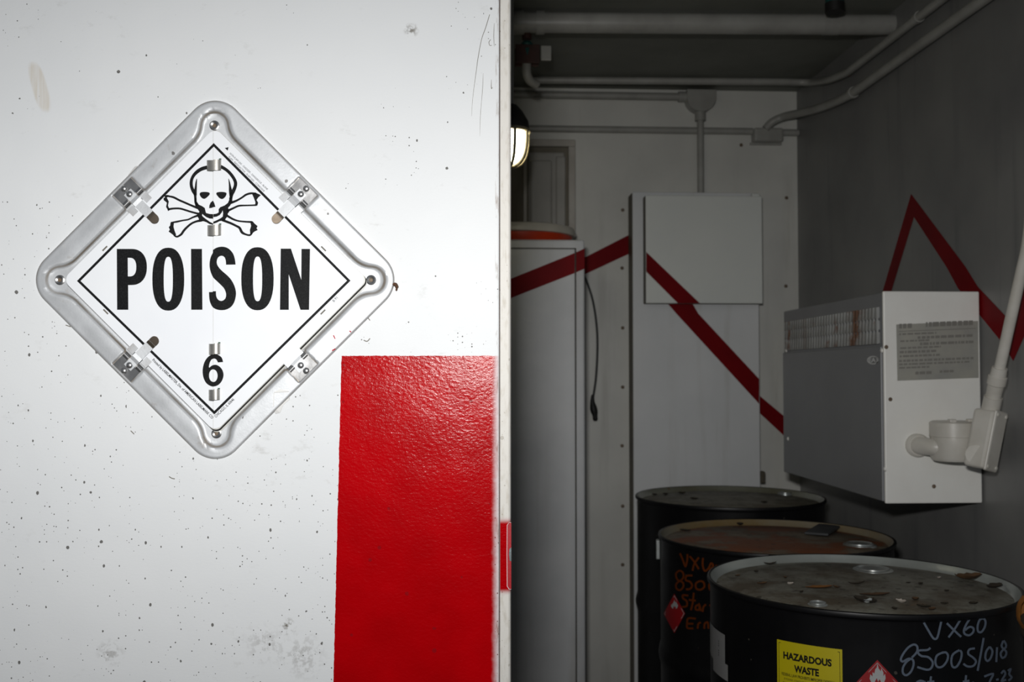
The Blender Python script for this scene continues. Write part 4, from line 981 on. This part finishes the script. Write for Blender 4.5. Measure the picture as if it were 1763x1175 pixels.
# --- litter on the lids
M_leaf = paint('dead_leaf', (92, 66, 40), (64, 46, 30), .8, .3, 300, 40)
M_leafd = paint('dark_leaf', (56, 48, 36), (40, 34, 26), .8, .3, 300, 40)
M_chip = paint('pale_flake', (196, 188, 178), (160, 150, 138), .5, .2, 300, 60)
M_ochre = paint('ochre_leaf', (150, 96, 34), (120, 76, 30), .7, .2, 300, 60)
M_foil = paint('white_plastic_scrap', (188, 192, 196), (150, 156, 150), .3, .2, 300, 60)
def litter(name, px, py, ln, wd, rot, curl, mat, label, cat, group=None, z=None, seed=0, top=.892):
    p = hz(px, py, top-.011); zz_ = top-.0121 if z is None else z; rr = random.Random(seed+int(px)*7)
    c_, s_ = math.cos(rot), math.sin(rot); g = G(); jag = [rr.uniform(.75, 1.15) for _ in range(9)]
    for side in (0, 1):
        def lfn(i, j, side=side):
            x = (i-.5)*ln; ww = wd*math.sin(math.pi*min(max(i, .04), .97))**.7*jag[int(i*8)]; y = (j-.5)*ww
            h = .0009+curl*(abs(2*j-1)**2)*.5*ww+curl*.25*ln*(2*i-1)**2 + side*.0006
            return Vector((p.x+c_*x-s_*y, p.y+s_*x+c_*y, zz_+h))
        g.grid(lfn, 8, 4, 0, True)
    put(name, g, mat, loc=(p.x, p.y, zz_), label=label, cat=cat, group=group)
lt = 'small dry brown leaf scrap on the dusty front drum lid'; ltg = 'dry leaf scraps on the front drum lid'
for k, (px, py, ln, wd, rot, cu) in enumerate([(1312, 1006, .022, .010, .3, .5), (1302, 985, .016, .010, 1.2, .4), (1326, 972, .030, .008, .2, .6), (1440, 1012, .018, .008, 1.9, .5), (1585, 1006, .014, .009, .8, .5), (1564, 1004, .010, .007, .1, .3), (1576, 1033, .020, .012, 1.0, .5), (1590, 1046, .024, .014, 2.4, .5), (1626, 1040, .014, .010, 0, .4), (1605, 1050, .02, .012, .7, .4), (1676, 1040, .020, .012, .3, .4), (1540, 1049, .016, .010, 1.4, .4), (1352, 995, .012, .008, 1.4, .4), (1630, 1018, .012, .008, .4, .4), (1380, 1020, .016, .007, .9, .4), (1270, 992, .014, .008, .4, .4)]):
    litter('leaf_scrap', px, py, ln, wd, rot, cu, M_leafd if k % 3 else M_leaf, lt, 'leaf', ltg, seed=k)
litter('leaf', 1410, 1012, .055, .022, .15, .15, M_ochre, 'flat ochre leaf on the front drum lid left of the large bung', 'leaf')
litter('twig', 1475, 1006, .040, .007, .3, .5, M_leafd, 'dark curved twig on the front drum lid below the large bung', 'twig')
litter('leaf', 1506, 1025, .060, .020, .1, .2, M_leaf, 'reddish-brown leaf in the middle of the front drum lid', 'leaf')
litter('leaf', 1668, 998, .060, .034, .2, .6, M_leaf, 'curled brown leaf at right rim of the front drum lid', 'leaf')
litter('leaf', 1712, 1012, .050, .026, .6, .4, M_leafd, 'flat dark leaf by right rim of the front drum lid', 'leaf')
litter('plastic_scrap', 1494, 1039, .030, .014, .8, .7, M_foil, 'white plastic scrap near the front edge of front drum lid', 'scrap')
litter('plastic_scrap', 1551, 1038, .020, .012, 2.2, .8, M_chip, 'pale crumpled flake right of white plastic scrap on front drum', 'scrap')
litter('paint_flake', 1361, 1007, .016, .011, .5, .6, M_chip, 'pink-white flake on the left part of front drum lid', 'flake')
litter('paint_flake', 1617, 996, .010, .007, .5, .6, M_chip, 'tiny pale pink flake right of the large bung', 'flake')
litter('leaf_clump', 1489, 1037, .050, .030, 2.0, .5, M_leafd, 'dark leaf clump under white plastic scrap on front drum', 'leaf', z=.892-.0128)
# leaves caught on the right side of the front drum
def side_leaf(px, py, ln, wd, rot, mat, label):
    p = hcyl(px, py, fx, fy, RD+.004); nrm = Vector((p.x-fx, p.y-fy, 0)).normalized(); tx = Vector((-nrm.y, nrm.x, 0)); g = G()
    for s in (0, 1):
        def fn(i, j, s=s):
            x = (i-.5)*ln; y = (j-.5)*wd*math.sin(math.pi*min(max(i, .05), .96))**.6*(1+.3*math.sin(9*i))
            a_, b_ = x*math.cos(rot)-y*math.sin(rot), x*math.sin(rot)+y*math.cos(rot)
            return p+Vector((0, 0, 1))*a_+tx*b_+nrm*(.001+.012*abs(2*j-1)**2+.010*(2*i-1)**2+.0008*s)
        g.grid(fn, 8, 4, 0, True)
    put('leaf', g, mat, loc=p, label=label, cat='leaf')
side_leaf(1748, 1052, .055, .034, .1, M_ochre, 'tan curled leaf caught at right edge of front drum')
side_leaf(1752, 1078, .050, .030, -.3, M_leafd, 'dark shrivelled leaf hanging below the tan one')
# dark board scrap and rubble on the middle drum
p0 = hz(1392, 935, ZD-.015); p1 = hz(1440, 904, ZD-.015)
g = G(); cM = (p0+p1)/2; ang = math.atan2(p1.y-p0.y, p1.x-p0.x)
g.box((-.085, -.030, 0), (.085, .030, .006), .002, mat=Matrix.Translation((cM.x, cM.y, ZD-.0085)) @ Matrix.Rotation(ang, 4, 'Z'))
M_slate = paint('dark_slate_card', (66, 68, 70), (52, 54, 56), .6, .2, 200, 12)
put('board_scrap', g, M_slate, loc=(cM.x, cM.y, ZD-.0105), label='dark grey strip of board lying on the rusty drum lid', cat='board')
for k, (px, py) in enumerate([(1174, 850), (1146, 852), (1127, 853), (1195, 860), (1316, 866)]):
    litter('leaf_scrap', px, py, .026, .018, k*.9, .5, M_leafd, 'small dark leaf scrap on the rearmost drum lid', 'leaf', 'dark leaf scraps on the rearmost drum', seed=40+k, top=.914)
for k, (px, py) in enumerate([(1290, 900), (1274, 904), (1180, 915)]):
    litter('leaf_scrap', px, py, .030, .018, k*1.3, .5, M_leafd if k else M_leaf, 'small leaf scrap on the rusty middle drum lid', 'leaf', 'leaf scraps on the middle drum', seed=60+k, top=.886)
